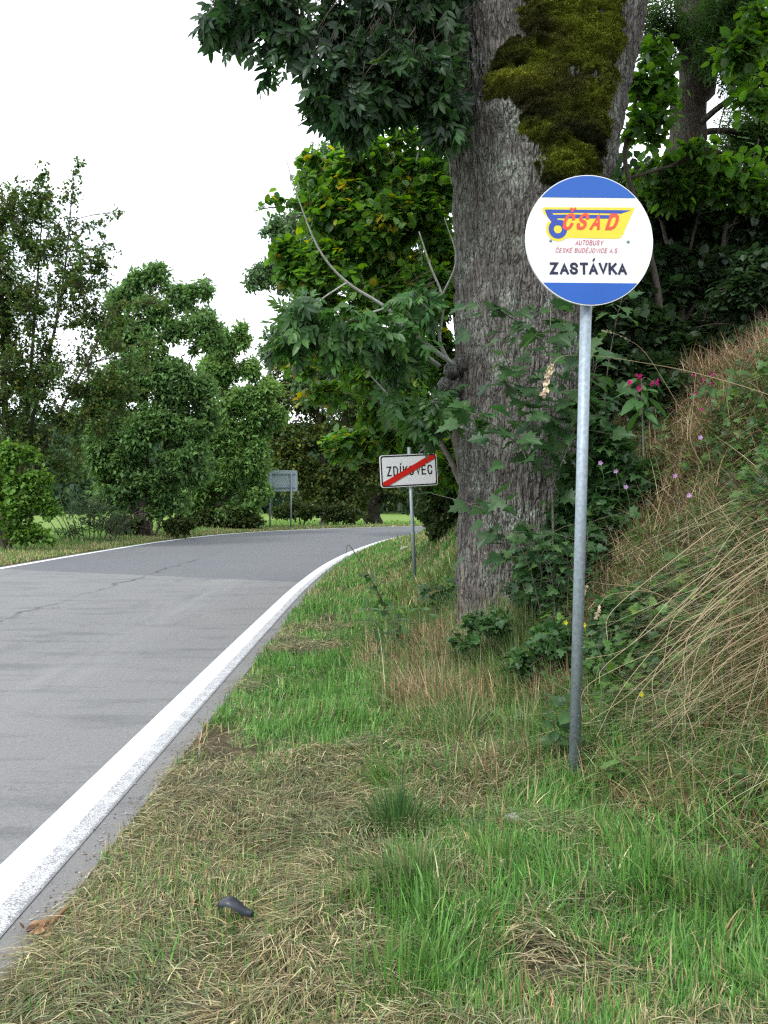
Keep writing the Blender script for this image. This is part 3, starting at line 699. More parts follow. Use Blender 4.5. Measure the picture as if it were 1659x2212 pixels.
    cush = np.exp(-(((Xg - (1095 - 829.5) * ks) / .3) ** 2 + ((Zg - (CH + (1080.5 - 238) * ks)) / .11) ** 2)) * .12
    hole = fbm(Xg * 4.0 + 9, Zg * 5.5, 0, 35, 2)
    thick = sstep(-.03, .14, sd_) * (.015 + .07 * sstep(.3, .8, ledge) + .055 * lump + .035 * fbm(Xg * 24, Zg * 30, 0, 39, 2) + cush * .7) - .03 - .1 * sstep(.66, .76, hole)
    Ym = Yf - thick; keep = (sd_ > -.02)
    idx = np.arange(Xg.size).reshape(Xg.shape)
    q = keep[:-1, :-1] & keep[1:, 1:] & keep[:-1, 1:] & keep[1:, :-1]
    a, b, c_, d = idx[:-1, :-1][q], idx[:-1, 1:][q], idx[1:, 1:][q], idx[1:, :-1][q]
    brt = fbm(Xg * 2.3, Zg * 4, 0, 36, 3)[..., None]; 
    brn = sstep(.5, .7, fbm(Xg * 3, Zg * 3, 0, 38, 3))[..., None] * .5 + sstep(4.7, 4.2, Zg)[..., None] * .45
    brt = sstep(.3, .7, brt); colr = np.array([.028, .034, .011]) * (1 - brt) + np.array([.17, .2, .025]) * brt
    cu = np.clip(cush * 9, 0, 1)[..., None]; colr = colr * (1 - cu) + np.array([.26, .28, .035]) * cu
    colr = colr * (1 - brn) + np.array([.06, .05, .025]) * brn
    mb = MB(); mb.add(np.stack([Xg, Ym, Zg], -1).reshape(-1, 3), np.concatenate([np.stack([a, b, c_], -1), np.stack([a, c_, d], -1)]), colr.reshape(-1, 3))
    # tiny shoots
    ii = rng.choice(np.flatnonzero(keep & (sd_ > .0)), 90000)
    p = np.stack([Xg, Ym, Zg], -1).reshape(-1, 3)[ii] + rng.normal(0, .003, (90000, 3))
    d_ = np.array([0, -.8, .35]) + rng.normal(0, .45, (90000, 3))
    leaves(mb, L_DIA, p, d_, rdir(90000), rng.uniform(.012, .026, 90000), colr.reshape(-1, 3)[ii] * rng.uniform(.7, 1.5, (90000, 1)))
    mb.build('moss', M['moss'], root, smooth=False)
    # limbs above the frame
    lm = MB()
    for pts in ([(txc(8), TY, 7.6, .5), (.9, TY - .1, 9, .34), (.2, TY - .3, 10.8, .22)], [(txc(8) + .5, TY, 7.6, .55), (3.3, TY, 9.4, .36), (4.2, TY + .3, 11.5, .2)],
                [(.85, 8.2, 6.9, .16), (.1, 7.7, 7.5, .11), (-.9, 7.3, 7.6, .07), (-1.9, 7.2, 7.4, .03)], [(.75, 8.2, 7.4, .14), (.2, 8.3, 8.0, .1), (-1.1, 8.6, 8.0, .05)],
                [(.1, 7.7, 7.5, .07), (-.5, 7.0, 6.9, .04), (-1.0, 6.8, 6.2, .015)], [(.5, 8.2, 7.4, .06), (-.05, 8.0, 6.9, .04), (-.35, 7.9, 6.0, .015)]):
        q = smooth_path(pts, 20); tubes(lm, q[:, :3], q[:, 3], 10)
    # long bare shoots at the burr
    sh = []
    for Y0, Y1, pts in ((8.4, 7.6, [(985, 790, .026), (920, 742, .021), (835, 665, .017), (750, 610, .013), (690, 540, .01), (645, 430, .006), (612, 325, .003)]),
                        (8.4, 7.9, [(975, 790, .022), (950, 735, .018), (957, 650, .014), (930, 575, .01), (905, 500, .005)]),
                        (8.4, 7.7, [(950, 790, .022), (905, 760, .018), (860, 750, .01), (800, 760, .004)]),
                        (8.4, 7.5, [(955, 860, .03), (905, 880, .02), (850, 860, .012), (790, 800, .004)]),
                        (8.4, 8.0, [(955, 640, .012), (985, 560, .008), (960, 470, .003)]),
                        (8.0, 7.7, [(750, 610, .01), (690, 650, .007), (640, 700, .003)]),
                        (8.0, 7.7, [(835, 665, .012), (760, 690, .008), (680, 730, .003)])):
        n = len(pts); q = smooth_path([tuple(P(u, v, Y0 + (Y1 - Y0) * i / (n - 1))) + (r,) for i, (u, v, r) in enumerate(pts)], 26)
        b = MB(); tubes(b, q[:, :3], q[:, 3], 7); b.build('branch', M['branch_pale'], root); sh.append(q)
    # hanging foliage, upper left
    blobs = [B(560, 60, 7.3, 95, 60, .4), B(500, 60, 7.3, 45, 40, .3), B(600, 130, 7.3, 85, 50, .4), B(700, 175, 7.4, 90, 90, .5), B(700, 235, 7.4, 70, 65, .4), B(640, 285, 7.2, 34, 30, .2), B(800, 190, 7.6, 100, 90, .6),
             B(900, 170, 7.8, 80, 110, .6), B(830, 60, 7.8, 120, 90, .6), B(900, 60, 8, 90, 90, .5), B(700, 60, 7.6, 50, 50, .4), B(770, 250, 7.5, 60, 30, .4), B(560, -60, 7.4, 160, 60, .5), B(800, -80, 7.8, 180, 90, .8)]
    blobs = [(b[0] + Vector((.06, 0, .1)), tuple(q * .84 for q in b[1])) for b in blobs] + [B(462, 45, 7.3, 30, 12, .15), B(500, 110, 7.3, 26, 16, .15), B(640, 285, 7.2, 24, 18, .15), B(665, 262, 7.2, 40, 22, .2), B(575, 165, 7.3, 24, 14, .15), B(760, 262, 7.4, 30, 18, .2), B(945, 250, 7.8, 30, 60, .3)]
    p, bi = blob_points(blobs, 1850, 2.8, .49, 51, .6)
    cr_ = MB(); st = p + np.array([.12, .1, .32]) + rng.normal(0, .1, p.shape)
    Q = limb_paths(lm, st, p, .0055, .002, .12, 5, .1, 3)
    nl = 3; j = rng.random((len(p), nl, 1)); pos = (p[:, None] * (1 - j) + Q[:, 2][:, None] * j)
    N = len(p) * nl; pos = pos.reshape(-1, 3)
    d_ = np.array([0, 0, -1.0]) + rng.normal(0, .55, (N, 3)); up = np.array([0, -.5, .6]) + rng.normal(0, .8, (N, 3))
    leaves(cr_, L_ASHN, pos, d_, up, rng.uniform(.14, .29, N), pick([(.03, .08, .026), (.045, .11, .03), (.02, .05, .022)], [2, 1.2, 1.5], N, .15))
    # leaves on the shoots left of the trunk
    blobs2 = [B(665, 670, 7.6, 50, 34, .3), B(700, 705, 7.6, 65, 40, .3), B(770, 710, 7.6, 70, 40, .3), B(850, 730, 7.8, 70, 40, .3), B(880, 810, 7.8, 60, 50, .3), B(930, 880, 7.9, 40, 50, .3), B(630, 715, 7.5, 24, 20, .2), B(900, 640, 8, 40, 30, .3)]
    p, bi = blob_points(blobs2, 300, 2.2, .43, 57, .6)
    S = np.concatenate([q[4:, :3] for q in sh]); near = S[((p[:, None] - S[None]) ** 2).sum(-1).argmin(1)]
    limb_paths(lm, near, p, .005, .002, .1, 6, .06, 3)
    N = len(p) * 2; pos = np.repeat(p, 2, 0) + rng.normal(0, .04, (N, 3))
    d_ = np.array([-.15, 0, -.9]) + rng.normal(0, .6, (N, 3)); up = np.array([0, -.3, .7]) + rng.normal(0, .6, (N, 3))
    leaves(cr_, L_ASHN, pos, d_, up, rng.uniform(.15, .3, N), pick([(.05, .14, .035), (.075, .18, .04), (.035, .09, .028)], [2, 2, 1], N, .15))
    # canopy over the frame, out of sight, keeps the place in shade
    blobs3 = [(Vector((0, 8.5, 11)), (3.4, 3, 2)), (Vector((3.5, 8.5, 11.5)), (3.2, 3, 2.2)), (Vector((1.5, 6, 11)), (2.6, 2, 1.4)), (Vector((5.5, 10, 10.5)), (2.4, 2.4, 1.6))]
    p, bi = blob_points(blobs3, 5500, .9, .44, 59, .6)
    leaves(cr_, L_OVAL, p, rdir(len(p)), np.array([0, 0, 1.]) + rng.normal(0, .5, p.shape), .34, pick([(.04, .085, .03)], [1], len(p)))
    lm.build('limbs', M['branch_dark'], root)
    cr_.build('crown', M['leaf'], root, smooth=False)
M['moss'] = m_vcol('moss', .95, .1, .15)
mossy_tree()

# ------------------------------------------------------------ trees and shrubs above the bank
tree('bank_tree', 'tall tree with a bare leaning trunk above the bank, upper right corner', 'tree', P(1445, 700, 13.5),
     [TP(13.5, (1440, 760, .36), (1452, 560, .33), (1482, 290, .29), (1508, 130, .3), (1512, 0, .34), (1525, -150, .33))],
     [B(1620, 40, 12.5, 90, 120), B(1650, 170, 12.5, 60, 60), B(1430, 60, 13, 40, 60), B(1640, 300, 14, 70, 50)],
     L_ASH, .3, 700, 7, [(.05, .11, .03), (.07, .15, .035)], [1, 1], .5, 1.4, .46, bark='bark_dark', leafm='leaf', seed=61, flat=.6, droop=.5)
tree('linden_shrub', 'light green big-leaved shrub against the sky above the bank, upper right', 'shrub', P(1420, 760, 9.5),
     [TP(9.5, (1440, 760, .045), (1422, 640, .04), (1395, 500, .035), (1350, 340, .026), (1385, 180, .012)), TP(10.6, (1445, 760, .03), (1500, 500, .018), (1560, 250, .008)), TP(10.6, (1445, 760, .03), (1570, 520, .018), (1640, 300, .008))],
     [B(1425, 110, 9.5, 28, 40), B(1410, 190, 9.5, 60, 40), B(1430, 230, 9.5, 30, 30), B(1400, 280, 9.5, 60, 45), B(1560, 330, 9.5, 90, 30), B(1600, 110, 9.5, 55, 50), B(1640, 50, 9.5, 40, 55), B(1630, 220, 9.5, 40, 35), B(1470, 380, 10, 140, 60), B(1600, 400, 10, 110, 50)],
     L_HAZEL, .115, 700, 6, [(.09, .22, .035), (.14, .3, .045), (.05, .11, .03)], [2, 1.6, 1.4], .45, 2.0, .43, bark='branch_dark', leafm='leaf_thin', seed=67, flat=1.3, droop=.25)
dk = 'dark shrubs on the bank'
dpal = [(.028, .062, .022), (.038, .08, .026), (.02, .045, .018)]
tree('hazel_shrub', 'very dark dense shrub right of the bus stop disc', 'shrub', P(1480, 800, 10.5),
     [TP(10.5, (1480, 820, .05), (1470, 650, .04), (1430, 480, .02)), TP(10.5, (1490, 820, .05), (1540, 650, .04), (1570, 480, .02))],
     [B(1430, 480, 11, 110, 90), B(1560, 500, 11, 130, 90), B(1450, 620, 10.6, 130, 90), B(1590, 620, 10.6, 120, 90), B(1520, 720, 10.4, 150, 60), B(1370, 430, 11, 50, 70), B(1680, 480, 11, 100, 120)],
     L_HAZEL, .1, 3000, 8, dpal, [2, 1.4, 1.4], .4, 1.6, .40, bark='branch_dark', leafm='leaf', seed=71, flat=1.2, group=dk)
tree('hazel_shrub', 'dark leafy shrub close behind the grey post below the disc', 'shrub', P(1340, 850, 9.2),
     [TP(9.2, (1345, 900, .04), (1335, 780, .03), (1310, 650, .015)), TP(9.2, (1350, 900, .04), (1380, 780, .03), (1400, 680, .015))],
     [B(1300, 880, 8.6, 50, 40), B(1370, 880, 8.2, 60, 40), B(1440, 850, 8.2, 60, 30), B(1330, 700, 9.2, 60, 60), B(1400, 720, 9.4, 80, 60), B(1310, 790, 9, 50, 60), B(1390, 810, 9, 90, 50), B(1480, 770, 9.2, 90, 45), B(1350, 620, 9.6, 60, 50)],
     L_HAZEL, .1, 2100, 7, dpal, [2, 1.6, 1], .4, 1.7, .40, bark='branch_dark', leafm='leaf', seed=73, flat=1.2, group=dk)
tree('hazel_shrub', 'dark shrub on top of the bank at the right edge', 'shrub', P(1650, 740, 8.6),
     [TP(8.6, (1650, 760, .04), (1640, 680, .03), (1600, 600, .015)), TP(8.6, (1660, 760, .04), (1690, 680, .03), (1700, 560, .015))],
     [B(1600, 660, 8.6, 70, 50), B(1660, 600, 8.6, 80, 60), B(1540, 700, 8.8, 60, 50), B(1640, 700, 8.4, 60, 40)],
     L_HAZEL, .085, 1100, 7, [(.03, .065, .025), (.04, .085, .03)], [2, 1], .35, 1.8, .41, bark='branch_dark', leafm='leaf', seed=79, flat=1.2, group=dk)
# deeper wood behind, one mass
def back_wood():
    mb = MB()
    blobs = [(Vector((x, y, z)), (1.9, 1.2, 1.5)) for x, y, z in [(3.0, 12.5, 3.2), (4.6, 12.8, 3.6), (6.5, 12.5, 3.8), (3.3, 12.8, 4.9), (3.6, 14, 5.8), (5.4, 14, 4.2), (8.5, 13, 4.2), (3.5, 15, 3.2), (6, 15, 3.5), (8.5, 15, 3.6), (11, 15, 3.8), (4.2, 16, 5.4), (7, 16.5, 5.4), (12.5, 14, 4), (2.2, 17, 3.4), (2.6, 20, 2.3), (1.9, 24, 2.4), (3.4, 26, 4.5), (2.9, 31, 3.0), (4.5, 35, 4.5), (6, 40, 3.4)]]
    p, bi = blob_points(blobs, 44000, .9, .34, 83, .5); N = len(p)
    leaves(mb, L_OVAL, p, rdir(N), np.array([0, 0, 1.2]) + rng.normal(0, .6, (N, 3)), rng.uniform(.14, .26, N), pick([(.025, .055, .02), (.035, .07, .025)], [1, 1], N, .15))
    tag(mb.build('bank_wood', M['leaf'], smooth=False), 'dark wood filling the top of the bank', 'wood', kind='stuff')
back_wood()

# ------------------------------------------------------------ grass and clippings
def zone_green(x, y):
    """0 straw .. 1 lush"""
    g = sstep(.3, .68, fbm(x * 1.5, y * 1.5, 0, 41, 3)) * .75
    def gs(cx, cy, rx, ry, a): return a * np.exp(-((x - cx) / rx) ** 2 - ((y - cy) / ry) ** 2)
    g = g + gs(-.55, 6.8, .65, 1.1, .65) + gs(.15, 3.6, .28, .8, .35) + gs(.75, 3.7, .35, .5, .3) + gs(1.1, 2.6, .8, .5, .55) + gs(.65, 3.05, .35, .35, .4) + gs(.0, 2.2, .5, .3, .25)
    g = g * (1 - .85 * sstep(.1, -.35, x) * sstep(5.2, 4.4, y)) + .26 * sstep(.1, -.35, x) * sstep(5.2, 4.4, y)
    g = g + .38 * sstep(5.0, 6.2, y) * sstep(.9, .2, x) * (.5 + fbm(x * 1.1, y * .9, 0, 93, 2))
    g = g - gs(-.35, 4.4, .35, .7, .35) + gs(1.2, 5.5, .4, 1.2, .45) + gs(-.1, 14, 1, 3, .2) - gs(-.5, 9.8, .5, 1.2, .2) - gs(1.6, 4.0, .6, .4, .25)
    return np.clip(g, 0, 1)
GREENS = [(.105, .27, .045), (.15, .34, .065), (.065, .18, .04), (.19, .32, .11)]
STRAWS = [(.52, .43, .22), (.4, .32, .16), (.66, .57, .34), (.24, .18, .09)]
def blades(mb, x, y, z, hgt, wid, lean_dir, lean, col, seg=3, curl=1.0, upz=1.0):
    """arched blades; lean_dir angle, lean 0 upright .. 1 flat"""
    N = len(x); t = np.linspace(0, 1, seg + 1)
    dx, dy = np.cos(lean_dir), np.sin(lean_dir)
    fw = (lean[:, None] * (t + curl * t * t) / (1 + curl)) * hgt[:, None]
    up = hgt[:, None] * (t * (1 - lean[:, None] * .75) - .55 * curl * lean[:, None] * t * t * .8) * upz
    C = np.stack([x[:, None] + dx[:, None] * fw, y[:, None] + dy[:, None] * fw, z[:, None] + up], -1)
    a = lean_dir + np.pi / 2 + rng.normal(0, .7, N)
    S = np.stack([np.cos(a), np.sin(a), np.zeros(N)], -1)[:, None] * (wid[:, None] * (1 - t ** 1.6) * .5)[..., None]
    Lf = C[:, :-1] - S[:, :-1]; Rt = C[:, :-1] + S[:, :-1]; tip = C[:, -1:]
    V = np.concatenate([np.stack([Lf, Rt], 2).reshape(N, seg * 2, 3), tip], 1); nv = seg * 2 + 1
    T = []
    for i in range(seg - 1): T += [(2 * i, 2 * i + 1, 2 * i + 3), (2 * i, 2 * i + 3, 2 * i + 2)]
    T += [(2 * seg - 2, 2 * seg - 1, 2 * seg)]
    tt = (np.array(T)[None] + (np.arange(N) * nv)[:, None, None]).reshape(-1, 3)
    mb.add(V.reshape(-1, 3), tt, np.repeat(col, nv, 0))
def scatter(n, y0, y1, xr, fall=1.6, ref=3.0):
    """more roots near the viewer"""
    u = rng.random(n); p = 1 - fall
    yv = (y0 ** (p + 1) + u * (y1 ** (p + 1) - y0 ** (p + 1))) ** (1 / (p + 1)) if abs(p + 1) > 1e-6 else y0 * (y1 / y0) ** u
    lo, hi = xr(yv); xv = lo + rng.random(n) * (hi - lo)
    return xv, yv
def colmix(g, n, jit=.15):
    gi = rng.random(n) < g
    return np.where(gi[:, None], pick(GREENS, [2, 2, 1.5, 1], n, jit), pick(STRAWS, [2, 2, 1, 1.5], n, jit))
FOOT = lambda y: np.interp(y, [0, 3, 4.4, 6, 8.5, 14, 25, 45], [3.5, 3.15, 2.8, 2.45, 2.1, 1.75, 1.3, 1.6])
RX = lambda y: np.interp(y, Rp[:, 1], Rp[:, 0])

def verge_grass():
    mb = MB()
    # standing mown grass, weight falls with distance
    n = 210000
    x, y = scatter(n, 2.1, 46, lambda yv: (RX(yv) - .0, np.minimum(RX(yv) + FOOT(yv) + .6, .47 * yv + .3)), 2.2)
    d = sdist(x, y, Rp); ok = (d > .0) & (rng.random(n) < sstep(-.02, .16, d) + .15 + (vn(x * 9, y * 9, 0, 4) - .5))
    x, y, d = x[ok], y[ok], d[ok]; n = len(x); z = height(x, y) - .004
    g = zone_green(x, y); dens = fbm(x * 3, y * 3, 0, 44, 2)
    ok = rng.random(n) < .22 + .7 * g + (dens - .5) * 2.2; x, y, z, g = x[ok], y[ok], z[ok], g[ok]; n = len(x)
    h = (.035 + .05 * g + .05 * rng.random(n)) * (1 + .5 * (fbm(x * 2, y * 2, 0, 46, 2) - .4)) * (1 + .012 * y)
    w = np.maximum(.0052, .0013 * y) * rng.uniform(.6, 1.4, n)
    ld = fbm(x * 1.2, y * 1.2, 0, 47, 2) * 12 + rng.normal(0, .9, n)
    blades(mb, x, y, z, h, w, ld, np.clip(rng.normal(.4, .22, n), .02, .95), colmix(.30 + .75 * g, n), 3)
    tag(mb.build('verge_grass', M['grass'], smooth=False), 'short mown grass on the verge beside the white line', 'grass', kind='stuff')
    # taller fresh blades in the lush patches
    mb = MB(); n = 60000
    x, y = scatter(n, 2.0, 22, lambda yv: (RX(yv) + .15, np.minimum(RX(yv) + FOOT(yv) + .9, .47 * yv + .3)), 2.1)
    g = zone_green(x, y) * .6 + sstep(.1, 1.6, x - .02 * y) * .45; pk = fbm(x * 4, y * 4, 0, 53, 2)
    ok = rng.random(n) < sstep(.45, .9, g + (pk - .5) * 1.1); x, y = x[ok], y[ok]; n = len(x); z = height(x, y)
    h = rng.uniform(.08, .25, n); blades(mb, x, y, z, h, np.maximum(.0072, .0015 * y) * rng.uniform(.7, 1.3, n), fbm(x * 2, y * 2, 0, 55, 2) * 14 + rng.normal(0, .7, n), np.clip(rng.normal(.42, .2, n), .05, .9), colmix(np.full(n, .86), n), 4)
    tag(mb.build('fresh_grass', M['grass'], smooth=False), 'taller fresh green grass growing through the mown verge', 'grass', kind='stuff')
    # dry clippings lying in swaths
    mb = MB(); n = 170000
    x, y = scatter(n, 2.0, 30, lambda yv: (RX(yv) + .02, np.minimum(RX(yv) + FOOT(yv) + .5, .47 * yv + .3)), 2.2)
    d = sdist(x, y, Rp); sw = fbm(x * 1.7 + 3, y * 1.3, 0, 61, 3); g = zone_green(x, y)
    ok = (d > .03) & (rng.random(n) < sstep(.3, .66, sw - g * .45 + .16 + .16 * sstep(.2, -.2, x) * sstep(5.4, 4.4, y)) + .1); x, y, sw = x[ok], y[ok], sw[ok]; n = len(x)
    heap = sstep(.4, .7, sw) * .022 + .03 * vn(x * 9, y * 9, 0, 67)
    z = height(x, y) + .012 + heap * rng.random(n) + rng.random(n) * .015
    ang = fbm(x * 1.4, y * 1.4, 0, 63, 2) * 9 + rng.normal(0, .75, n)
    L = rng.uniform(.05, .19, n); gm = fbm(x * 2.6, y * 2.6, 0, 65, 3)
    c = np.where((rng.random(n) < .2 + sstep(.38, .66, gm) * .55)[:, None], pick([(.19, .22, .1), (.1, .13, .06), (.28, .3, .16), (.13, .1, .05)], [2, 2, 1, 1], n), pick([(.42, .36, .19), (.3, .26, .13), (.56, .5, .3), (.18, .145, .075), (.11, .085, .05)], [2, 2, .7, 1.8, 1.4], n))
    blades(mb, x, y, z, L, np.maximum(.0045, .0011 * y) * rng.uniform(.6, 1.3, n), ang, np.clip(rng.normal(1.0, .1, n), .75, 1.15), c, 3, .8)
    tag(mb.build('grass_clippings', M['straw'], smooth=False), 'dry mown grass clippings lying on the verge', 'clippings', kind='stuff')
verge_grass()

def bank_grass():
    mb = MB()
    # dense low undergrowth
    n = 95000
    y = 2.2 + rng.random(n) ** 1.3 * 11; lo = RX(y) + FOOT(y) - .5; x = lo + rng.random(n) * 3.4
    ok = x < .47 * y + .8; x, y = x[ok], y[ok]; n = len(x); z = height(x, y)
    g = fbm(x * 1.6, y * 1.6, z * 1.2, 71, 3); up_ = sstep(.3, 1.6, z)
    gg = np.clip(sstep(.38, .56, g) * 1.1 + .15 - up_ * .35, 0, 1)
    down = np.pi + rng.normal(0.25, 1.2, n)
    blades(mb, x, y, z, rng.uniform(.1, .42, n), np.maximum(.0066, .0013 * y) * rng.uniform(.7, 1.3, n), down, np.clip(rng.normal(.6, .22, n), .1, 1.1), np.where((rng.random(n) < .25)[:, None], pick([(.22, .14, .07), (.16, .1, .05)], [1, 1], n), colmix(.15 + .8 * gg, n, .25)), 4)
    tag(mb.build('bank_grass', M['grass'], smooth=False), 'rough uncut green and brown grass on the bank', 'grass', kind='stuff')
    # long bleached stalks tumbling down the slope, in sheaves
    mb = MB(); ns = 260
    cx = []; 
    y = rng.uniform(3.2, 10, ns); x = RX(y) + FOOT(y) + .35 + rng.random(ns) ** .7 * 2.6
    ok = (x < .47 * y + .7); x, y = x[ok], y[ok]
    # the big bleached sheaf at the right edge
    xb = rng.normal(2.3, .34, 90); yb = rng.normal(4.5, .5, 90); x = np.concatenate([x, xb]); y = np.concatenate([y, yb])
    big = np.concatenate([np.zeros(len(x) - 90), np.ones(90)])
    k = 36; X = np.repeat(x, k) + rng.normal(0, .14, len(x) * k); Y = np.repeat(y, k) + rng.normal(0, .14, len(x) * k); bg_ = np.repeat(big, k)
    a0 = np.repeat(np.pi + rng.normal(.2, .6, len(x)), k) + rng.normal(0, .5, len(X)); Z = height(X, Y)
    L = np.where(bg_ > 0, rng.uniform(.5, 1.05, len(X)), rng.uniform(.25, .6, len(X)))
    blades(mb, X, Y, Z, L, np.maximum(.0028, .0007 * Y) * rng.uniform(.6, 1.4, len(X)), a0, np.clip(rng.normal(.85, .22, len(X)), .3, 1.2), pick([(.6, .5, .32), (.42, .33, .19), (.68, .6, .4), (.26, .18, .1)], [2, 2, 1 , 1.3], len(X), .2), 5, rng.uniform(.1, 1.7, (len(X), 1)))
    # brown tangle of thin dead stems over the upper slope
    n = 44000; y = rng.uniform(3.4, 10, n); x = RX(y) + FOOT(y) + .1 + rng.random(n) ** .6 * 2.9; z = height(x, y); ok = (x < .47 * y + .6) & (rng.random(n) < sstep(.3, 1.3, z) + .12) & (fbm(x * 1.7, y * 1.7, 0, 79, 2) > .4)
    x, y, z = x[ok], y[ok], z[ok] + rng.random(ok.sum()) * .26; n = len(x)
    blades(mb, x, y, z, rng.uniform(.15, .5, n), np.maximum(.0026, .0007 * y), rng.random(n) * 6.3, np.clip(rng.normal(.85, .3, n), .2, 1.2), pick([(.42, .3, .18), (.3, .2, .12), (.55, .45, .28), (.16, .1, .06)], [2, 2, 1, 1.2], n), 3, .5)
    tag(mb.build('dry_grass', M['straw'], smooth=False), 'long bleached dry grass tumbling down the bank', 'grass', kind='stuff')
    # small broad leaves in the undergrowth
    mb = MB(); n = 15000
    y = 3 + rng.random(n) ** 1.2 * 9; lo = RX(y) + FOOT(y) - .2; x = lo + rng.random(n) * 2.6; ok = (x < .47 * y + .5) & (fbm(x * 2, y * 2, 0, 75, 2) > .47); x, y = x[ok], y[ok]; n = len(x)
    z = height(x, y) + rng.random(n) * .22
    leaves(mb, L_HAZEL, np.stack([x, y, z], -1), rdir(n) * np.array([1, 1, .4]) + np.array([-.3, -.5, 0]), np.array([-.4, -.4, 1.]) + rng.normal(0, .4, (n, 3)), rng.uniform(.02, .055, n), pick([(.06, .14, .03), (.09, .19, .04), (.045, .1, .03)], [2, 1, 1.4], n))
    tag(mb.build('undergrowth', M['leaf'], smooth=False), 'low leafy weeds growing among the bank grass', 'weeds', kind='stuff')
    # rough uncut strip between the verge and the trunk foot
    mb = MB(); n = 46000; y = rng.uniform(4.3, 8.8, n); x = RX(y) + FOOT(y) - 1.35 + rng.random(n) ** .75 * 2.0; q = fbm(x * 2.6, y * 2.6, 0, 95, 3)
    ok = rng.random(n) < sstep(.36, .54, q) * sstep(0, .7, x - RX(y) - FOOT(y) + 1.4); x, y, q = x[ok], y[ok], q[ok]; n = len(x); gq = sstep(.4, .6, fbm(x * 1.8 + 7, y * 1.8, 0, 97, 2))
    blades(mb, x, y, height(x, y), rng.uniform(.12, .42, n) * (1 + .7 * sstep(.55, .75, q)), np.maximum(.005, .001 * y) * rng.uniform(.6, 1.3, n), np.pi + rng.normal(.4, 1.3, n), np.clip(rng.normal(.55, .27, n), .05, 1.1), np.where((rng.random(n) < .12 + .6 * gq)[:, None], pick([(.1, .24, .05), (.15, .3, .07), (.07, .16, .045)], [1, 1, 1], n), pick([(.45, .34, .2), (.32, .21, .12), (.6, .5, .32), (.2, .13, .08)], [2, 2, 1, 1], n)), 4, rng.uniform(.2, 1.5, (n, 1)))
    tag(mb.build('rough_grass', M['grass'], smooth=False), 'rough uncut brown and green grass around the trunk foot', 'grass', kind='stuff')
    # big dark leaves in clumps on the slope
    mb = MB(); n = 26000
    y = 4 + rng.random(n) ** 1.1 * 7; x = RX(y) + FOOT(y) + rng.random(n) * 2.6; z = height(x, y); q = fbm(x * 1.9, y * 1.9, 0, 91, 2)
    ok = (x < .47 * y + .5) & (rng.random(n) < sstep(.5, .62, q) * sstep(1.9, 1.2, x - RX(y) - FOOT(y))); x, y, z, q = x[ok], y[ok], z[ok], q[ok]; n = len(x); zz = z + rng.random(n) * (.12 + 1.1 * (q - .46))
    leaves(mb, L_MAPLE, np.stack([x, y, zz], -1), rdir(n) * np.array([1, 1, .4]) + np.array([-.5, -.6, -.1]), np.array([-.5, -.5, 1.]) + rng.normal(0, .5, (n, 3)), rng.uniform(.03, .08, n), pick([(.06, .15, .035), (.09, .2, .045), (.035, .09, .028), (.15, .25, .05)], [2, 1.4, 1.6, .3], n))
    tag(mb.build('undergrowth', M['leaf'], smooth=False), 'dark broad-leaved weeds in clumps over the bank slope', 'weeds', kind='stuff')
    # farther bank and left verge
    mb = MB(); n = 60000
    y = 12 + rng.random(n) * 34; x = np.interp(y, Rp[:, 1], Rp[:, 0]) + rng.random(n) * 4.2
    z = height(x, y); g = fbm(x, y, 0, 77, 3)
    blades(mb, x, y, z, rng.uniform(.08, .26, n), .0012 * y * rng.uniform(.7, 1.3, n), rng.random(n) * 6.3, np.clip(rng.normal(.5, .25, n), .1, 1), colmix(.35 + .5 * sstep(.4, .6, g), n), 2)
    n = 100000; yl = 17 + rng.random(n) * 38; xl = np.interp(yl, Lp[:, 1], Lp[:, 0]) - .12 - rng.random(n) ** 1.4 * 3.6
    dl = -sdist(xl, yl, Lp); ok = dl > .3; xl, yl, dl = xl[ok], yl[ok], dl[ok]; n = len(xl)
    blades(mb, xl, yl, height(xl, yl), rng.uniform(.05, .16, n) + .22 * sstep(1.2, 3, dl) * rng.random(n), .0011 * yl * rng.uniform(.7, 1.3, n), rng.random(n) * 6.3, np.clip(rng.normal(.4, .25, n), .05, 1), colmix(.45 + .3 * sstep(1, 2.5, dl), n), 2)
    n = 60000; ym = 28 + 50 * rng.random(n); xm = -14 - 16 * rng.random(n) + (ym - 28) * .25; xm = np.where(rng.random(n) < .4, rng.uniform(-16, 6, n) , xm); ok = -sdist(xm, ym, Lp) > 1.5; xm, ym = xm[ok], ym[ok]; n = len(xm)
    blades(mb, xm, ym, height(xm, ym), rng.uniform(.1, .35, n), .0016 * ym * rng.uniform(.7, 1.3, n), rng.random(n) * 6.3, np.clip(rng.normal(.4, .25, n), .05, 1), pick([(.17, .3, .06), (.22, .36, .08), (.1, .19, .04)], [2, 1, 1], n), 2)
    tag(mb.build('roadside_grass', M['grass'], smooth=False), 'grass along both sides of the far road bend', 'grass', kind='stuff')
bank_grass()

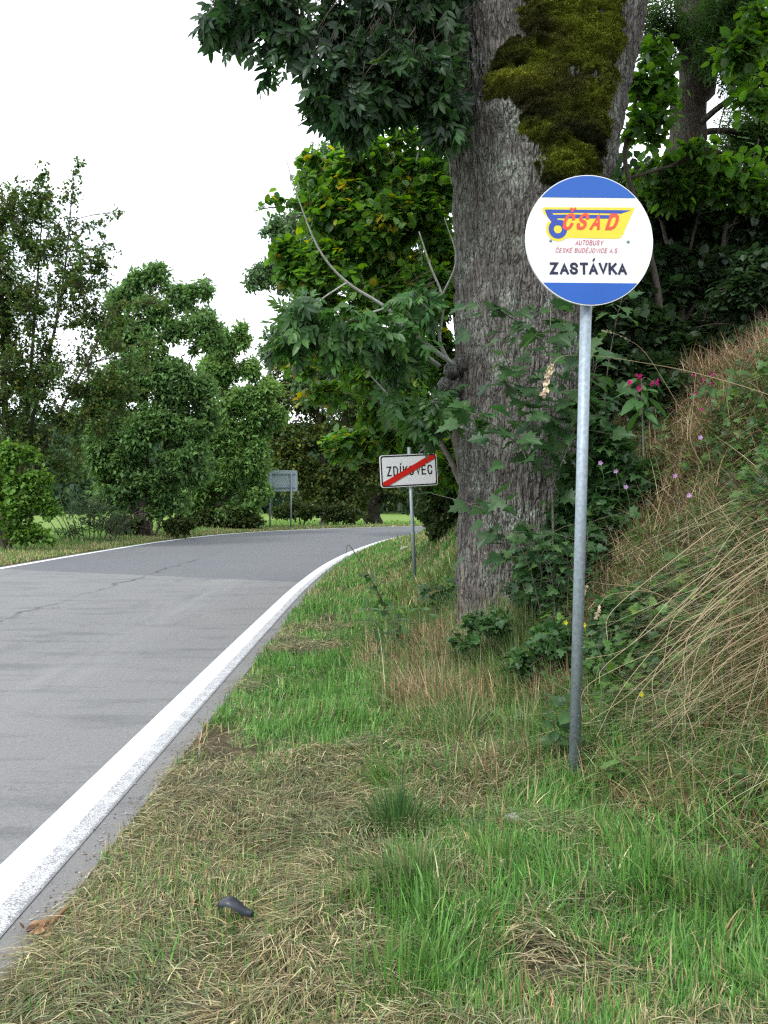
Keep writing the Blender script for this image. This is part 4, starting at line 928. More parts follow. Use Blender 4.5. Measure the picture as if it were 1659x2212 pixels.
# grass tufts standing out of the verge: each is a thing
def tuft(u, v, Y, label, n=160, h=(.16, .3), col=0, spread=.07, lean=.45, dirn=None):
    p = P(u, v, Y); z0 = hz(p.x, p.y); base = (p.x, p.y, z0)
    root = MB(); x = p.x + rng.normal(0, spread, n); y = p.y + rng.normal(0, spread, n)
    a = np.arctan2(y - p.y, x - p.x) + rng.normal(0, .5, n)
    if dirn is not None: a = dirn + rng.normal(0, .5, n)
    pal = [[(.06, .14, .04), (.08, .18, .045), (.11, .2, .06)], [(.12, .25, .05), (.17, .3, .07), (.09, .19, .045)], [(.2, .27, .12), (.14, .23, .07), (.3, .28, .14)]][col]
    r = np.hypot(x - p.x, y - p.y) / spread
    blades(root, x, y, height(x, y) - .01, rng.uniform(h[0], h[1], n), rng.uniform(.005, .0095, n), a, np.clip(.12 + r * .22 * lean * 2 + rng.normal(0, .12, n), .03, 1), pick(pal, [2, 1.5, 1], n), 5)
    o = root.build('grass_tuft', M['grass'], smooth=False, loc=base)
    return tag(o, label, 'grass tuft', 'grass tufts on the verge')
tuft(860, 1790, 3.9, 'dark green upright grass tuft, the fullest one, left of the pale stone', 330, (.2, .36), 0, .075)
tuft(830, 1690, 4.5, 'arching green grass tuft flopping to the left, behind the fullest dark tuft', 240, (.22, .38), 1, .085, .9, np.pi + .2)
tuft(900, 1920, 3.35, 'spiky pale green grass tuft in front of the fullest dark tuft', 260, (.14, .27), 2, .1)
tuft(1080, 1900, 3.45, 'low fine green tuft right of the spiky pale tuft', 180, (.1, .2), 1, .09)
tuft(1400, 1920, 3.3, 'green tuft among straw, lower right beneath the post foot', 200, (.12, .24), 1, .09)
tuft(1600, 2010, 3.0, 'dark broad-bladed tuft at the lower right edge', 240, (.18, .34), 0, .12, .8)
tuft(1500, 1990, 3.1, 'bright green tuft left of the dark broad-bladed one', 180, (.14, .26), 1, .09)
tuft(870, 2130, 2.6, 'bright thin-bladed tuft at the bottom middle', 200, (.14, .26), 1, .1)
tuft(1210, 1580, 4.7, 'green arching tuft immediately left of the bus stop post', 260, (.25, .42), 0, .1, .9, np.pi)
tuft(700, 1480, 6.6, 'soft light green tuft in the lush patch near the road', 240, (.12, .22), 1, .2)
tuft(1130, 1520, 5.2, 'half dry tuft between the old trunk and the bus stop post', 240, (.25, .4), 2, .12, .9)

tuft(1130, 1640, 4.8, 'long green tuft drooping left in the rough grass behind the stone', 240, (.22, .4), 2, .12, .9, np.pi + .3)
tuft(1010, 1560, 5.4, 'brownish green tuft below the trunk foot', 240, (.25, .42), 2, .13, .8)
tuft(1300, 1600, 4.7, 'lush green tuft immediately right of the post', 220, (.2, .36), 0, .1, .8)
tuft(1120, 1450, 6.4, 'dry upright tuft directly in front of the old trunk', 240, (.3, .55), 2, .14, .4)
tuft(1010, 1400, 7.3, 'tall dry tuft at the left corner of the trunk foot', 240, (.45, .8), 2, .16, .3)
tuft(1075, 1390, 7.2, 'tall straw-coloured tuft hiding the middle of the trunk foot', 260, (.45, .85), 2, .18, .3)
tuft(940, 1480, 6.4, 'loose green and brown tuft in the rough strip below the trunk', 240, (.2, .42), 2, .16, .6)
tuft(1230, 1700, 4.35, 'short green tuft pressed against the foot of the post', 160, (.08, .17), 1, .07)
tuft(1470, 1700, 4.2, 'half dry tuft on the foot of the bank, right of the post', 240, (.2, .34), 2, .12, .8)
tuft(1620, 1720, 4.0, 'green tuft near the right edge beneath the bleached grass', 240, (.2, .36), 0, .12, .8)
def grit():
    mb = MB(); n = 900; y = 2.4 * (14 / 2.4) ** rng.random(n); x = -1.24 + np.abs(rng.normal(0, .07, n)) * np.where(rng.random(n) < .7, -1, 1) + .02
    V = np.array([(1, 0, 0), (-1, 0, 0), (0, 1, 0), (0, -1, 0), (0, 0, .8), (0, 0, -.6)], float); T = np.array([(0, 2, 4), (2, 1, 4), (1, 3, 4), (3, 0, 4), (2, 0, 5), (1, 2, 5), (3, 1, 5), (0, 3, 5)])
    r = rng.uniform(.002, .007, n)[:, None, None]; v = V[None] * r * rng.uniform(.6, 1.4, (n, 6, 1)); p = np.stack([x, y, 0 * x + .004], -1)[:, None]
    mb.add((v + p).reshape(-1, 3), (T[None] + np.arange(n)[:, None, None] * 6).reshape(-1, 3), np.repeat(pick([(.3, .28, .25), (.16, .14, .12), (.2, .13, .08)], [2, 2, 1], n), 6, 0))
    tag(mb.build('grit', M['twig'], smooth=False), 'loose grit along the asphalt margin', 'grit', kind='stuff')
grit()

# ------------------------------------------------------------ plants with big leaves
def plant(name, label, cat, stems, tpl, size, pal, per=9, pet=.08, petr=.0022, group=None, mat_='leaf', stemc='branch', flat=1.0, opp=True, droop=.25, face=-.5, skip=.15, jl=.3, extra=0, spread=.2):
    b0 = stems[0][0]; root = empty(name, (b0[0], b0[1], b0[2]), label, cat, group)
    sm = MB(); lm = MB(); lp = []; ldv = []
    for st in stems:
        q = smooth_path(st, 24); tubes(sm, q[:, :3], q[:, 3], 6)
        for i in range(per):
            f = skip + (1 - skip) * (i + .5) / per; k = min(22, int(f * 23)); p = q[k, :3]; ax = norm(q[k + 1, :3] - q[k, :3])
            a0 = i * 1.57 + random.uniform(-.4, .4)
            for sgn in ((0, math.pi) if opp else (0,)):
                dv = np.array([math.cos(a0 + sgn), math.sin(a0 + sgn), .25]) + ax * .5
                dv = norm(dv); e = p + dv * pet * random.uniform(.6, 1.5)
                tubes(sm, np.array([p, (p + e) / 2 + [0, 0, .01], e]), np.array([petr, petr, petr * .7]), 3)
                lp.append(e); ldv.append(dv)
        for k in range(extra):
            j = random.randint(8, 23); p = q[j, :3]; e = p + rng.normal(0, spread, 3) * np.array([1, .6, .7])
            tubes(sm, np.array([p, (p + e) / 2 + [0, 0, .015], e]), np.array([petr * 1.3, petr, petr * .7]), 3); lp.append(e); ldv.append(norm(e - p))
    lp = np.array(lp); ldv = np.array(ldv); n = len(lp)
    sm.build('stem', M[stemc], root)
    leaves(lm, tpl, lp, ldv * np.array([1, 1, .3]) + rng.normal(0, .3, (n, 3)) + np.array([0, 0, -droop]), np.array([0, face, flat]) + rng.normal(0, jl, (n, 3)), size * rng.uniform(.6, 1.25, n), pick(pal, [1] * len(pal), n, .12))
    lm.build('foliage', M[mat_], root, smooth=False)
    return root
def S(Y0, Y1, *uvr):
    n = len(uvr); return [tuple(P(u, v, Y0 + (Y1 - Y0) * i / (n - 1))) + (r,) for i, (u, v, r) in enumerate(uvr)]
MP = [(.05, .125, .04), (.065, .15, .048), (.04, .1, .035)]
mg = 'maple saplings in front of the mossy tree'
plant('maple_sapling', 'tallest maple sapling in front of the mossy trunk, left of the post', 'sapling',
      [S(7.0, 6.8, (1196, 1270, .012), (1193, 1069, .01), (1181, 985, .009), (1189, 892, .007), (1189, 663, .003)),
       S(6.9, 6.5, (1180, 997, .008), (1151, 900, .006), (1121, 828, .005), (1079, 752, .003)),
       S(6.9, 6.4, (1185, 1030, .007), (1138, 980, .006), (1070, 920, .005), (990, 880, .003)),
       S(6.9, 6.7, (1190, 1050, .007), (1230, 960, .005), (1260, 850, .004), (1275, 730, .002))],
      L_MAPLE, .165, MP, 8, .09, group=mg, extra=13, skip=.2)
plant('maple_sapling', 'lower maple sapling with drooping leaves at the foot of the mossy trunk', 'sapling',
      [S(7.0, 6.6, (1150, 1330, .009), (1120, 1230, .007), (1085, 1150, .005), (1050, 1080, .003)), S(7.0, 6.6, (1152, 1330, .009), (1170, 1240, .006), (1140, 1130, .003)),
       S(7.0, 6.6, (1155, 1330, .007), (1230, 1230, .005), (1250, 1130, .003))],
      L_MAPLE, .15, MP, 8, .08, group=mg, extra=11, skip=.15)
plant('maple_sapling', 'maple sapling reaching across the bark left of the disc', 'sapling',
      [S(7.6, 7.0, (1230, 900, .007), (1180, 760, .006), (1110, 690, .004), (1030, 660, .002)), S(7.6, 7.1, (1235, 900, .006), (1230, 760, .004), (1190, 660, .002))],
      L_MAPLE, .14, MP, 7, .08, group=mg, extra=12)
plant('maple_sapling', 'maple sapling just right of the post under the disc', 'sapling',
      [S(7.6, 7.2, (1300, 960, .006), (1310, 820, .005), (1330, 700, .003), (1345, 640, .002)), S(7.6, 7.2, (1300, 960, .006), (1270, 880, .004), (1290, 780, .002))],
      L_MAPLE, .13, [(.045, .11, .035), (.06, .14, .04)], 7, .08, group=mg, extra=3)
wg = 'leafy weeds along the foot of the bank'
wp = [(.055, .13, .04), (.075, .16, .05), (.05, .11, .05)]
plant('leafy_weed', 'leafy weed with small lobed leaves below the maple saplings', 'weed', [S(6.4, 6.2, (1200 + d, 1330, .004), (1190 + d * 1.5, 1230, .003), (1170 + d * 2, 1150, .0015)) for d in (-30, 0, 25, 50)], L_MAPLE, .075, wp, 9, .04, group=wg, extra=6, spread=.08)
plant('leafy_weed', 'blue-green weed beside the foot of the end-of-village sign post', 'weed', [S(10.5, 10.4, (940 + d, 1330, .004), (945 + d * 1.5, 1290, .003), (940 + d * 2, 1265, .002)) for d in (-15, 0, 15)], L_MAPLE, .1, wp, 6, .04, group=wg, extra=4, spread=.08)
plant('leafy_weed', 'thin-leaved weed left of the dry grass at the trunk foot', 'weed', [S(7.4, 7.2, (835 + d, 1440, .004), (840 + d * 1.3, 1370, .003), (830 + d * 2, 1300, .0015)) for d in (-20, 10, 40)], L_LANCE, .09, wp, 10, .02, group=wg, extra=4, spread=.05)
plant('leafy_weed', 'nettle-like weed against the post above its foot', 'weed', [S(4.6, 4.5, (1225 + d, 1640, .004), (1215 + d, 1560, .003), (1205 + d * 1.5, 1490, .002)) for d in (-20, 15)], L_HAZEL, .075, wp, 6, .02, group=wg)
plant('leafy_weed', 'bright little weed right of the post at knee height', 'weed', [S(4.9, 4.8, (1300, 1560, .003), (1305, 1460, .002), (1290, 1390, .0015)), S(4.9, 4.8, (1310, 1560, .003), (1340, 1480, .002))], L_MAPLE, .06, [(.12, .24, .05), (.09, .2, .04)], 5, .03, group=wg)
plant('leafy_weed', 'yellow-green weed between the trunk foot and the post', 'weed', [S(6.2, 6.1, (1185, 1420, .003), (1190, 1370, .002), (1195, 1330, .0015)), S(6.2, 6.1, (1180, 1420, .003), (1165, 1360, .002))], L_MAPLE, .07, [(.13, .27, .04), (.1, .22, .04)], 5, .03, group=wg)
plant('leafy_weed', 'low clover-like weed at the bottom right corner', 'weed', [S(2.75, 2.75, (1560 + d, 2100, .003), (1565 + d * 1.6, 2060, .002), (1570 + d * 2, 2030, .0015)) for d in (-30, 0, 30)], L_HAZEL, .05, [(.09, .2, .04), (.12, .25, .05)], 5, .02, group=wg)
plant('dock_plant', 'dark broad-leaved dock beside the fullest grass tuft', 'weed', [S(3.95, 3.9, (950, 1812, .004), (952, 1795, .003), (955, 1775, .002)), S(3.95, 3.85, (955, 1812, .004), (985, 1800, .003), (1000, 1790, .002))], L_HAZEL, .11, [(.04, .12, .035), (.05, .14, .05)], 3, .02, petr=.003)
plant('dock_plant', 'pale broad-leaved dock touching the right side of the post foot', 'weed', [S(4.3, 4.25, (1330, 1690, .004), (1320, 1670, .003), (1300, 1650, .002)), S(4.3, 4.2, (1330, 1690, .004), (1350, 1660, .003), (1340, 1640, .002))], L_LANCE, .13, [(.1, .22, .05), (.12, .26, .06)], 3, .02, petr=.003)

bb = 'leafy brambles on the lower bank'
for lb, u, v, Y, rr, sz, nn_ in (('dense dark bramble filling the corner between the trunk foot and the post', 1210, 1320, 7.2, [(1170, 1200, 60, 70), (1230, 1130, 50, 80), (1200, 1260, 80, 50), (1240, 1020, 40, 70), (1150, 1290, 60, 40)], .07, 620),
                        ('tall dark bramble close behind the post under the first balsam', 1320, 1200, 7.0, [(1320, 1100, 60, 70), (1290, 1190, 50, 60), (1380, 1040, 50, 50), (1310, 980, 50, 60), (1270, 900, 40, 60)], .07, 620),
                        ('lush green bramble right of the post under the hanging seed heads', 1350, 1500, 5.6, [(1340, 1360, 70, 70), (1400, 1300, 50, 40), (1310, 1440, 50, 50), (1380, 1440, 50, 40)], .055, 420),
                        ('small bramble in the rough slope right of the post foot', 1440, 1600, 4.9, [(1430, 1540, 60, 35), (1500, 1500, 50, 25)], .05, 200),
                        ('dark bramble left of the post above the arching tuft', 1180, 1480, 6.0, [(1190, 1380, 50, 50), (1130, 1430, 50, 30), (1225, 1440, 30, 40)], .055, 130),
                        ('low bramble creeping from the trunk foot toward the verge', 1060, 1400, 6.8, [(1060, 1350, 70, 24), (1000, 1390, 40, 16)], .05, 80)):
    tree('bramble', lb, 'bramble', P(u, v, Y), [TP(Y, (u, v, .006), (u - 10, v - 60, .004), (rr[0][0], rr[0][1], .002)), TP(Y, (u + 10, v, .006), (u + 30, v - 60, .004), (rr[1][0], rr[1][1], .002))],
         [B(a, b, Y, c, d, .25) for a, b, c, d in rr], L_MAPLE, sz, nn_, 6, [(.05, .125, .04), (.07, .16, .045), (.035, .09, .03), (.12, .2, .04)], [2, 2, 1.5, .2], .16, 3.2, .43, bark='branch', leafm='leaf', seed=int(u), flat=1.0, group=bb, twr=.002, limb_r=.004, nsub=6, sj=.35)
# balsam plants with pink flowers
def balsam(label, Y, u, v, foot, fl, s=1.0, nl=9):
    root = plant('pink_balsam', label, 'flower', [S(Y, Y - .1, (u + 6, foot, .006), (u + 3, (foot + v) / 2, .005), (u, v + 8, .003))], L_LANCE, .17 * s, [(.05, .14, .035), (.06, .165, .04)], nl, .03, group='pink flowering balsam plants on the bank', opp=True, droop=.7, skip=.45)
    for (a, b) in fl:
        c = np.array(tuple(P(a, b, Y - .12))); m = MB(); k = 9
        leaves(m, L_HAZEL, np.repeat(c[None], k, 0) + rng.normal(0, .004, (k, 3)), rdir(k) + np.array([0, -.4, .1]), rdir(k), .023 * s * rng.uniform(.8, 1.3, k), pick([(.5, .03, .2), (.62, .08, .32), (.4, .02, .12)], [2, 1, 1], k))
        m.build('flower', M['flower'], root)
balsam('pink flowering balsam with big drooping leaves, right of the post', 5.6, 1385, 808, 990, [(1380, 812), (1359, 828), (1380, 838), (1410, 830), (1420, 826)])
balsam('partly hidden pink balsam farther right on the bank', 6.4, 1530, 812, 900, [(1498, 812), (1520, 822), (1540, 808), (1536, 828), (1505, 850), (1515, 885)], .7, 6)

# ------------------------------------------------------------ single dry stalks with seed heads
def stalk(label, pts, Y0, Y1, r=.0022, head=None, hcol=(.5, .4, .26), hn=34, hs=.018, col=(.45, .36, .22)):
    n = len(pts); q = smooth_path([tuple(P(u, v, Y0 + (Y1 - Y0) * i / (n - 1))) + (r * (1 - .6 * i / (n - 1)),) for i, (u, v) in enumerate(pts)], 30)
    root = empty('dry_stalk', tuple(q[0, :3]), label, 'dry stalk', 'single dry grass stalks')
    b = MB(); tubes(b, q[:, :3], q[:, 3], 5, col); b.build('stem', M['straw'], root)
    if head:
        m = MB(); k = int(30 * head); qq = q[30 - k:, :3]; f = rng.random(hn) * (len(qq) - 1.01); i = f.astype(int); p = qq[i] * (1 - (f - i))[:, None] + qq[i + 1] * (f - i)[:, None]
        ax = norm(qq[i + 1] - qq[i]); leaves(m, L_OVAL, p + rng.normal(0, .004, (hn, 3)), ax + rdir(hn) * .7, rdir(hn), hs * rng.uniform(.8, 1.4, hn), pick([hcol], [1], hn))
        m.build('seed_head', M['straw'], root, smooth=False)
stalk('longest pale dry stalk arching from the right edge past the post with hanging seed head', [(1780, 905), (1659, 852), (1500, 805), (1380, 782), (1290, 769), (1222, 768), (1200, 780), (1186, 805), (1176, 850)], 4.9, 4.55, .0028, .24, (.6, .5, .36), 80, .024)
stalk('short upright dry stalk forking off under the longest pale stalk', [(1520, 1010), (1492, 950), (1497, 880), (1503, 806)], 4.9, 4.75, .0025)
stalk('thin dry stalk with a pale seed head left of the first balsam', [(1480, 900), (1400, 770), (1350, 730), (1300, 712)], 5.6, 5.2, .0018, .4, (.42, .4, .28), 26, .012)
stalk('dry stalk with drooping seed head touching the post at chest height', [(1500, 1330), (1400, 1275), (1310, 1262), (1272, 1258), (1262, 1282)], 4.8, 4.45, .002, .2, (.55, .46, .32), 34, .016)
stalk('dry stalk whose seed head hangs right of the post above the lush weeds', [(1520, 1350), (1420, 1282), (1330, 1282), (1300, 1300), (1288, 1335)], 4.8, 4.5, .002, .25, (.5, .4, .28), 34, .016)
stalk('bleached stalk slanting low across the front of the post', [(1659, 1300), (1480, 1380), (1340, 1440), (1262, 1490), (1258, 1560)], 4.3, 4.2, .002)
stalk('dry stem standing before the trunk foot', [(1050, 1460), (1020, 1400), (995, 1330), (1000, 1230)], 7.0, 7.0, .0025, .2, (.45, .38, .25), 16, .014)
stalk('thin stalk with a tiny bent top before the grey bark', [(1120, 1420), (1085, 1300), (1058, 1230), (1040, 1165)], 7.2, 7.2, .002, .2, (.45, .4, .3), 16, .014)
stalk('curved pale stalk in the rough grass left of the bank', [(975, 1600), (955, 1560), (925, 1500), (870, 1460)], 5.4, 5.4, .0025)
stalk('thick broken straw lying under the lower right tuft', [(1305, 2010), (1360, 1945), (1405, 1905)], 3.25, 3.3, .0035)
stalk('long thin straw lying across the lower right straw patch', [(1310, 1800), (1420, 1760), (1510, 1738)], 3.9, 4.1, .002)
stalk('upright pale straw in the lower right straw patch', [(1510, 1790), (1500, 1720), (1495, 1640)], 3.8, 3.8, .002)
def sheaf_extra():
    for i in range(20):
        u0 = 1600 + random.uniform(-60, 160); v0 = 1180 + random.uniform(-60, 220); L = random.uniform(.6, 1.1)
        u1 = u0 - 250 * L; v1 = v0 + 170 * L + random.uniform(-30, 60); u2 = u1 - 60 * L; v2 = v1 + 120 * L
        stalk('one of the pale stalks bending down the bank at the right edge', [(u0, v0), ((u0 + u1) / 2 + random.uniform(-20, 20), (v0 + v1) / 2 - random.uniform(-15, 40)), (u1, v1), (u2 + random.uniform(-50, 60), v2 + random.uniform(-80, 30))], 4.3, 3.9, .0022)
        o = [q for q in COL.objects if q.name.startswith('dry_stalk')][-1]; o['group'] = 'pale stalks of the bleached sheaf'
    return
sheaf_extra()

# bent green-brown shoot by the road
def bent_shoot():
    q = smooth_path([tuple(P(u, v, 8.2)) + (r,) for u, v, r in ((862, 1380, .012), (838, 1325, .011), (800, 1250, .008), (770, 1200, .006), (752, 1177, .004), (747, 1200, .002), (743, 1228, .001))], 40)
    root = empty('bent_shoot', tuple(q[0, :3]), 'bent brown shoot with a broken drooping tip over the road edge', 'shoot')
    b = MB(); tubes(b, q[:, :3], q[:, 3], 6, (.1, .09, .05)); b.build('stem', M['twig'], root)
    m = MB(); i = rng.integers(0, 16, 40); p = q[i, :3] + rng.normal(0, .05, (40, 3)); leaves(m, L_HAZEL, p, rdir(40), np.array([0, -.5, 1.]) + rng.normal(0, .4, (40, 3)), .075, pick(wp, [1, 1, 1], 40)); m.build('foliage', M['leaf'], root, smooth=False)
bent_shoot()

# small flowers
def small_flower(u, v, Y, colr, label, grp, foot):
    c = np.array(tuple(P(u, v, Y))); base = tuple(P(u + 8, foot, Y)); root = empty('wild_flower', base, label, 'flower', grp)
    b = MB(); tubes(b, np.array([base, (np.array(base) + c) / 2 + [.01, 0, 0], c]), np.array([.0015, .0013, .001]), 4, (.09, .15, .05)); b.build('stem', M['twig'], root)
    m = MB(); k = 5; a = np.arange(k) * 2 * np.pi / k; leaves(m, L_HAZEL, np.repeat(c[None], k, 0), np.stack([np.cos(a), -.3 + 0 * a, np.sin(a)], -1), np.repeat(np.array([[0, -1., 0]]), k, 0), .016, pick([colr], [1], k)); m.build('petals', M['flower'], root)
pk_, lab = 'small lilac flowers in the bank grass', 'small lilac wildflower'
for u, v, Y, l in ((1513, 945, 5, 'largest pale lilac wildflower in the dry bank grass below the stalks'), (1297, 1000, 5.2, 'lilac wildflower right next to the post at head height'), (1330, 1018, 5.2, 'lilac wildflower second to the right from the post'), (1352, 1052, 5.1, 'lilac wildflower lowest of those near the post'), (1488, 1070, 5, 'lilac wildflower beneath the largest pale one'), (1458, 1028, 5.1, 'darker lilac wildflower in brown grass left of the largest')):
    small_flower(u, v, Y, (.6, .36, .68), l, pk_, v + 60)
for u, v, Y, l in ((1262, 1350, 5.2, 'yellow wildflower peeping out right behind the post'), (1222, 1345, 5.3, 'yellow wildflower left of the post in the dark grass'), (1385, 1500, 4.6, 'yellow wildflower in the lush weeds right of the post')):
    small_flower(u, v, Y, (.7, .6, .03), l, 'small yellow flowers near the post', v + 50)

# ------------------------------------------------------------ signs
def poly_mesh(name, pts, y, th, m, parent, hole=None):
    """pts (x,z) polygon in the sign plane, front at -y"""
    import bmesh
    bm = bmesh.new(); vs = [bm.verts.new((x, y, z)) for x, z in pts]; f = bm.faces.new(vs)
    bmesh.ops.recalc_face_normals(bm, faces=bm.faces)
    r = bmesh.ops.extrude_face_region(bm, geom=[f]); ev = [g for g in r['geom'] if isinstance(g, bmesh.types.BMVert)]
    bmesh.ops.translate(bm, verts=ev, vec=(0, th, 0)); bmesh.ops.recalc_face_normals(bm, faces=bm.faces)
    bmesh.ops.triangulate(bm, faces=bm.faces)
    me = bpy.data.meshes.new(name); bm.to_mesh(me); bm.free(); me.materials.append(m)
    o = bpy.data.objects.new(name, me); COL.objects.link(o); o.parent = parent; return o
def ring_mesh(name, outer, inner, y, th, m, parent):
    n = len(outer); v = []; f = []
    for p in (y, y + th):
        v += [(a, p, b) for a, b in outer]; v += [(a, p, b) for a, b in inner]
    for i in range(n):
        j = (i + 1) % n
        f += [(i, j, n + j, n + i), (2 * n + i, 3 * n + i, 3 * n + j, 2 * n + j), (i, 2 * n + i, 2 * n + j, j), (n + i, n + j, 3 * n + j, 3 * n + i)]
    me = bpy.data.meshes.new(name); me.from_pydata(v, [], f); me.update(); me.materials.append(m)
    o = bpy.data.objects.new(name, me); COL.objects.link(o); o.parent = parent; return o
def GL():
    A_ = lambda pts, n=22: [tuple(q) for q in smooth_path(pts, n)]
    S_ = A_([(.98, .76), (.86, .93), (.5, 1), (.14, .93), (.04, .75), (.2, .59), (.5, .51), (.84, .41), (.97, .24), (.84, .06), (.5, 0), (.13, .06), (0, .26)], 40)
    Cc = A_([(1, .72), (.86, .94), (.5, 1), (.14, .9), (0, .5), (.14, .1), (.5, 0), (.86, .06), (1, .29)], 36)
    O = A_([(.5, 1), (.14, .9), (0, .5), (.14, .1), (.5, 0), (.86, .1), (1, .5), (.86, .9), (.5, 1)], 44)
    D = [(0, 0), (0, 1), (.4, 1)] + A_([(.55, 1), (.88, .85), (1, .5), (.88, .15), (.55, 0)], 20) + [(.4, 0), (0, 0)]
    B1 = [(0, 1), (.5, 1)] + A_([(.7, 1), (.92, .9), (.92, .64), (.7, .54)], 14) + [(.5, .54), (0, .54)]
    B2 = [(0, .54), (.5, .54)] + A_([(.75, .54), (1, .42), (1, .12), (.75, 0)], 14) + [(.5, 0), (0, 0)]
    return {'Z': (.9, [[(0, 1), (1, 1), (0, 0), (1, 0)]]), 'A': (1.0, [[(0, 0), (.5, 1), (1, 0)], [(.2, .3), (.8, .3)]]), 'S': (.92, [S_]), 'T': (.9, [[(0, 1), (1, 1)], [(.5, 1), (.5, 0)]]),
            'V': (.98, [[(0, 1), (.5, 0), (1, 1)]]), 'K': (.95, [[(0, 0), (0, 1)], [(.95, 1), (0, .36)], [(.3, .58), (1, 0)]]), 'D': (.95, [D]), 'E': (.82, [[(1, 1), (0, 1), (0, 0), (1, 0)], [(0, .52), (.9, .52)]]),
            'C': (.95, [Cc]), 'O': (1.0, [O]), 'B': (.92, [[(0, 0), (0, 1)], B1, B2]), 'I': (.0, [[(.5, 0), (.5, 1)]]), 'U': (.92, [[(0, 1), (0, .4)] + A_([(0, .3), (.15, .05), (.5, 0), (.85, .05), (1, .3)], 18) + [(1, .4), (1, 1)]]),
            'J': (.75, [[(1, 1), (1, .35)] + A_([(1, .25), (.85, .05), (.5, 0), (.14, .07), (0, .3)], 16)]), 'Y': (.95, [[(0, 1), (.5, .42), (1, 1)], [(.5, .42), (.5, 0)]]), '.': (.0, [[(.5, 0), (.5, .02)]])}
GLY = GL(); ACC = {'Č': ('C', 'v'), 'Á': ('A', '/'), 'É': ('E', '/'), 'Ě': ('E', 'v'), 'Í': ('I', '/')}
def ribbon(mb, pts, t, y, ext, shear, O_, ends=True):
    p = np.array(pts, float); T = np.diff(p, axis=0); T /= np.linalg.norm(T, axis=1, keepdims=True) + 1e-9
    if ends: p[0] -= T[0] * t / 2; p[-1] += T[-1] * t / 2
    Nn = np.stack([-T[:, 1], T[:, 0]], 1); m = np.vstack([Nn[:1], Nn[:-1] + Nn[1:], Nn[-1:]]); l = np.linalg.norm(m, axis=1, keepdims=True); m = m / (l + 1e-9)
    k = np.ones(len(p)); k[1:-1] = 1 / np.clip((m[1:-1] * Nn[1:]).sum(1), .38, 1)
    a = p + m * k[:, None] * t / 2; b = p - m * k[:, None] * t / 2
    lo, hi = ext; 
    for q in (a, b): q[:, 1] = np.clip(q[:, 1], lo, hi)
    n = len(p); v = []; f = []
    for i in range(n - 1):
        yy = y - (.000012 if i >= n // 2 else 0); k0 = len(v)
        for q in (a[i], b[i], b[i + 1], a[i + 1]):
            X, Z = O_(q[0] + shear * q[1], q[1]); v.append((X, yy, Z))
        f += [(k0, k0 + 1, k0 + 2), (k0, k0 + 2, k0 + 3)]
    mb.add(v, f)
def stroke_text(name, txt, x0, x1, zb, cap, y, m, parent, t=.2, gap=.2, wid=.72, shear=0, rot=0):
    """drawn lettering; t stroke and gap in cap heights"""
    items = []; x = 0
    for ch in txt:
        if ch == ' ': x += .38; continue
        g, ac = ACC.get(ch, (ch, None)); w, st = GLY[g]; w = w * wid + (t if g in 'I.' else 0)
        items.append((x, w, st, ac)); x += w + gap * (.55 if g in 'AVTYK' else 1)
    W_ = items[-1][0] + items[-1][1]; sx = (x1 - x0 - shear * cap) / (W_ * cap) ; cr_, sr_ = math.cos(rot), math.sin(rot); cx = (x0 + x1) / 2
    def O_(a, b):
        X = a - cx; return (cx + X * cr_ - (b) * sr_, zb + X * sr_ + b * cr_)
    mb = MB(); dy = 0
    for (gx, w, st, ac) in items:
        for s_ in st:
            pts = [(x0 + (gx * sx + (t / 2 + px * (w - t)) * sx) * cap, (t / 2 + pz * (1 - t)) * cap) for px, pz in s_]
            ribbon(mb, pts, t * cap * min(1, (sx + 1) / 2), y - dy, (0, cap), shear, O_, abs(s_[0][1] - s_[-1][1]) > -1); dy += .00003
        if ac:
            c = gx + w / 2
            pp = [(c - .19, 1.32), (c, 1.14), (c + .19, 1.32)] if ac == 'v' else [(c - .03, 1.1), (c + .14, 1.34)]
            ribbon(mb, [(x0 + a * sx * cap, b * cap) for a, b in pp], t * .62 * cap, y - dy, (0, 2 * cap), shear, O_, False); dy += .00003
    o = mb.build(name, m, smooth=False); o.parent = parent; return o
M['sgn_white'] = m_plain('sign_white', (.78, .80, .82), .35, .5, 0, .03, 3)
M['sgn_blue'] = m_plain('sign_blue', (.012, .1, .44), .35, .5, 0, .07, 4)
M['sgn_navy'] = m_plain('logo_blue', (.035, .075, .38), .4, .4, 0, .08, 20)
M['sgn_yel'] = m_plain('logo_yellow', (.78, .62, .05), .4, .4, 0, .04, 20)
M['sgn_red'] = m_plain('logo_red', (.85, .09, .045), .4, .4, 0, .06, 20)
M['sgn_pink'] = m_plain('faded_red_ink', (.5, .10, .13), .5, .3, 0, .1, 60)
M['sgn_ink'] = m_plain('dark_ink', (.025, .025, .06), .5, .3, 0, .2, 30)
M['black'] = m_plain('sign_black', (.012, .012, .014), .45, .4, 0, .1, 20)
M['red'] = m_plain('sign_red', (.62, .02, .015), .4, .4, 0, .08, 8)
M['plate'] = m_plain('plate_back', (.46, .54, .58), .55, .4, 0, .08, 5)

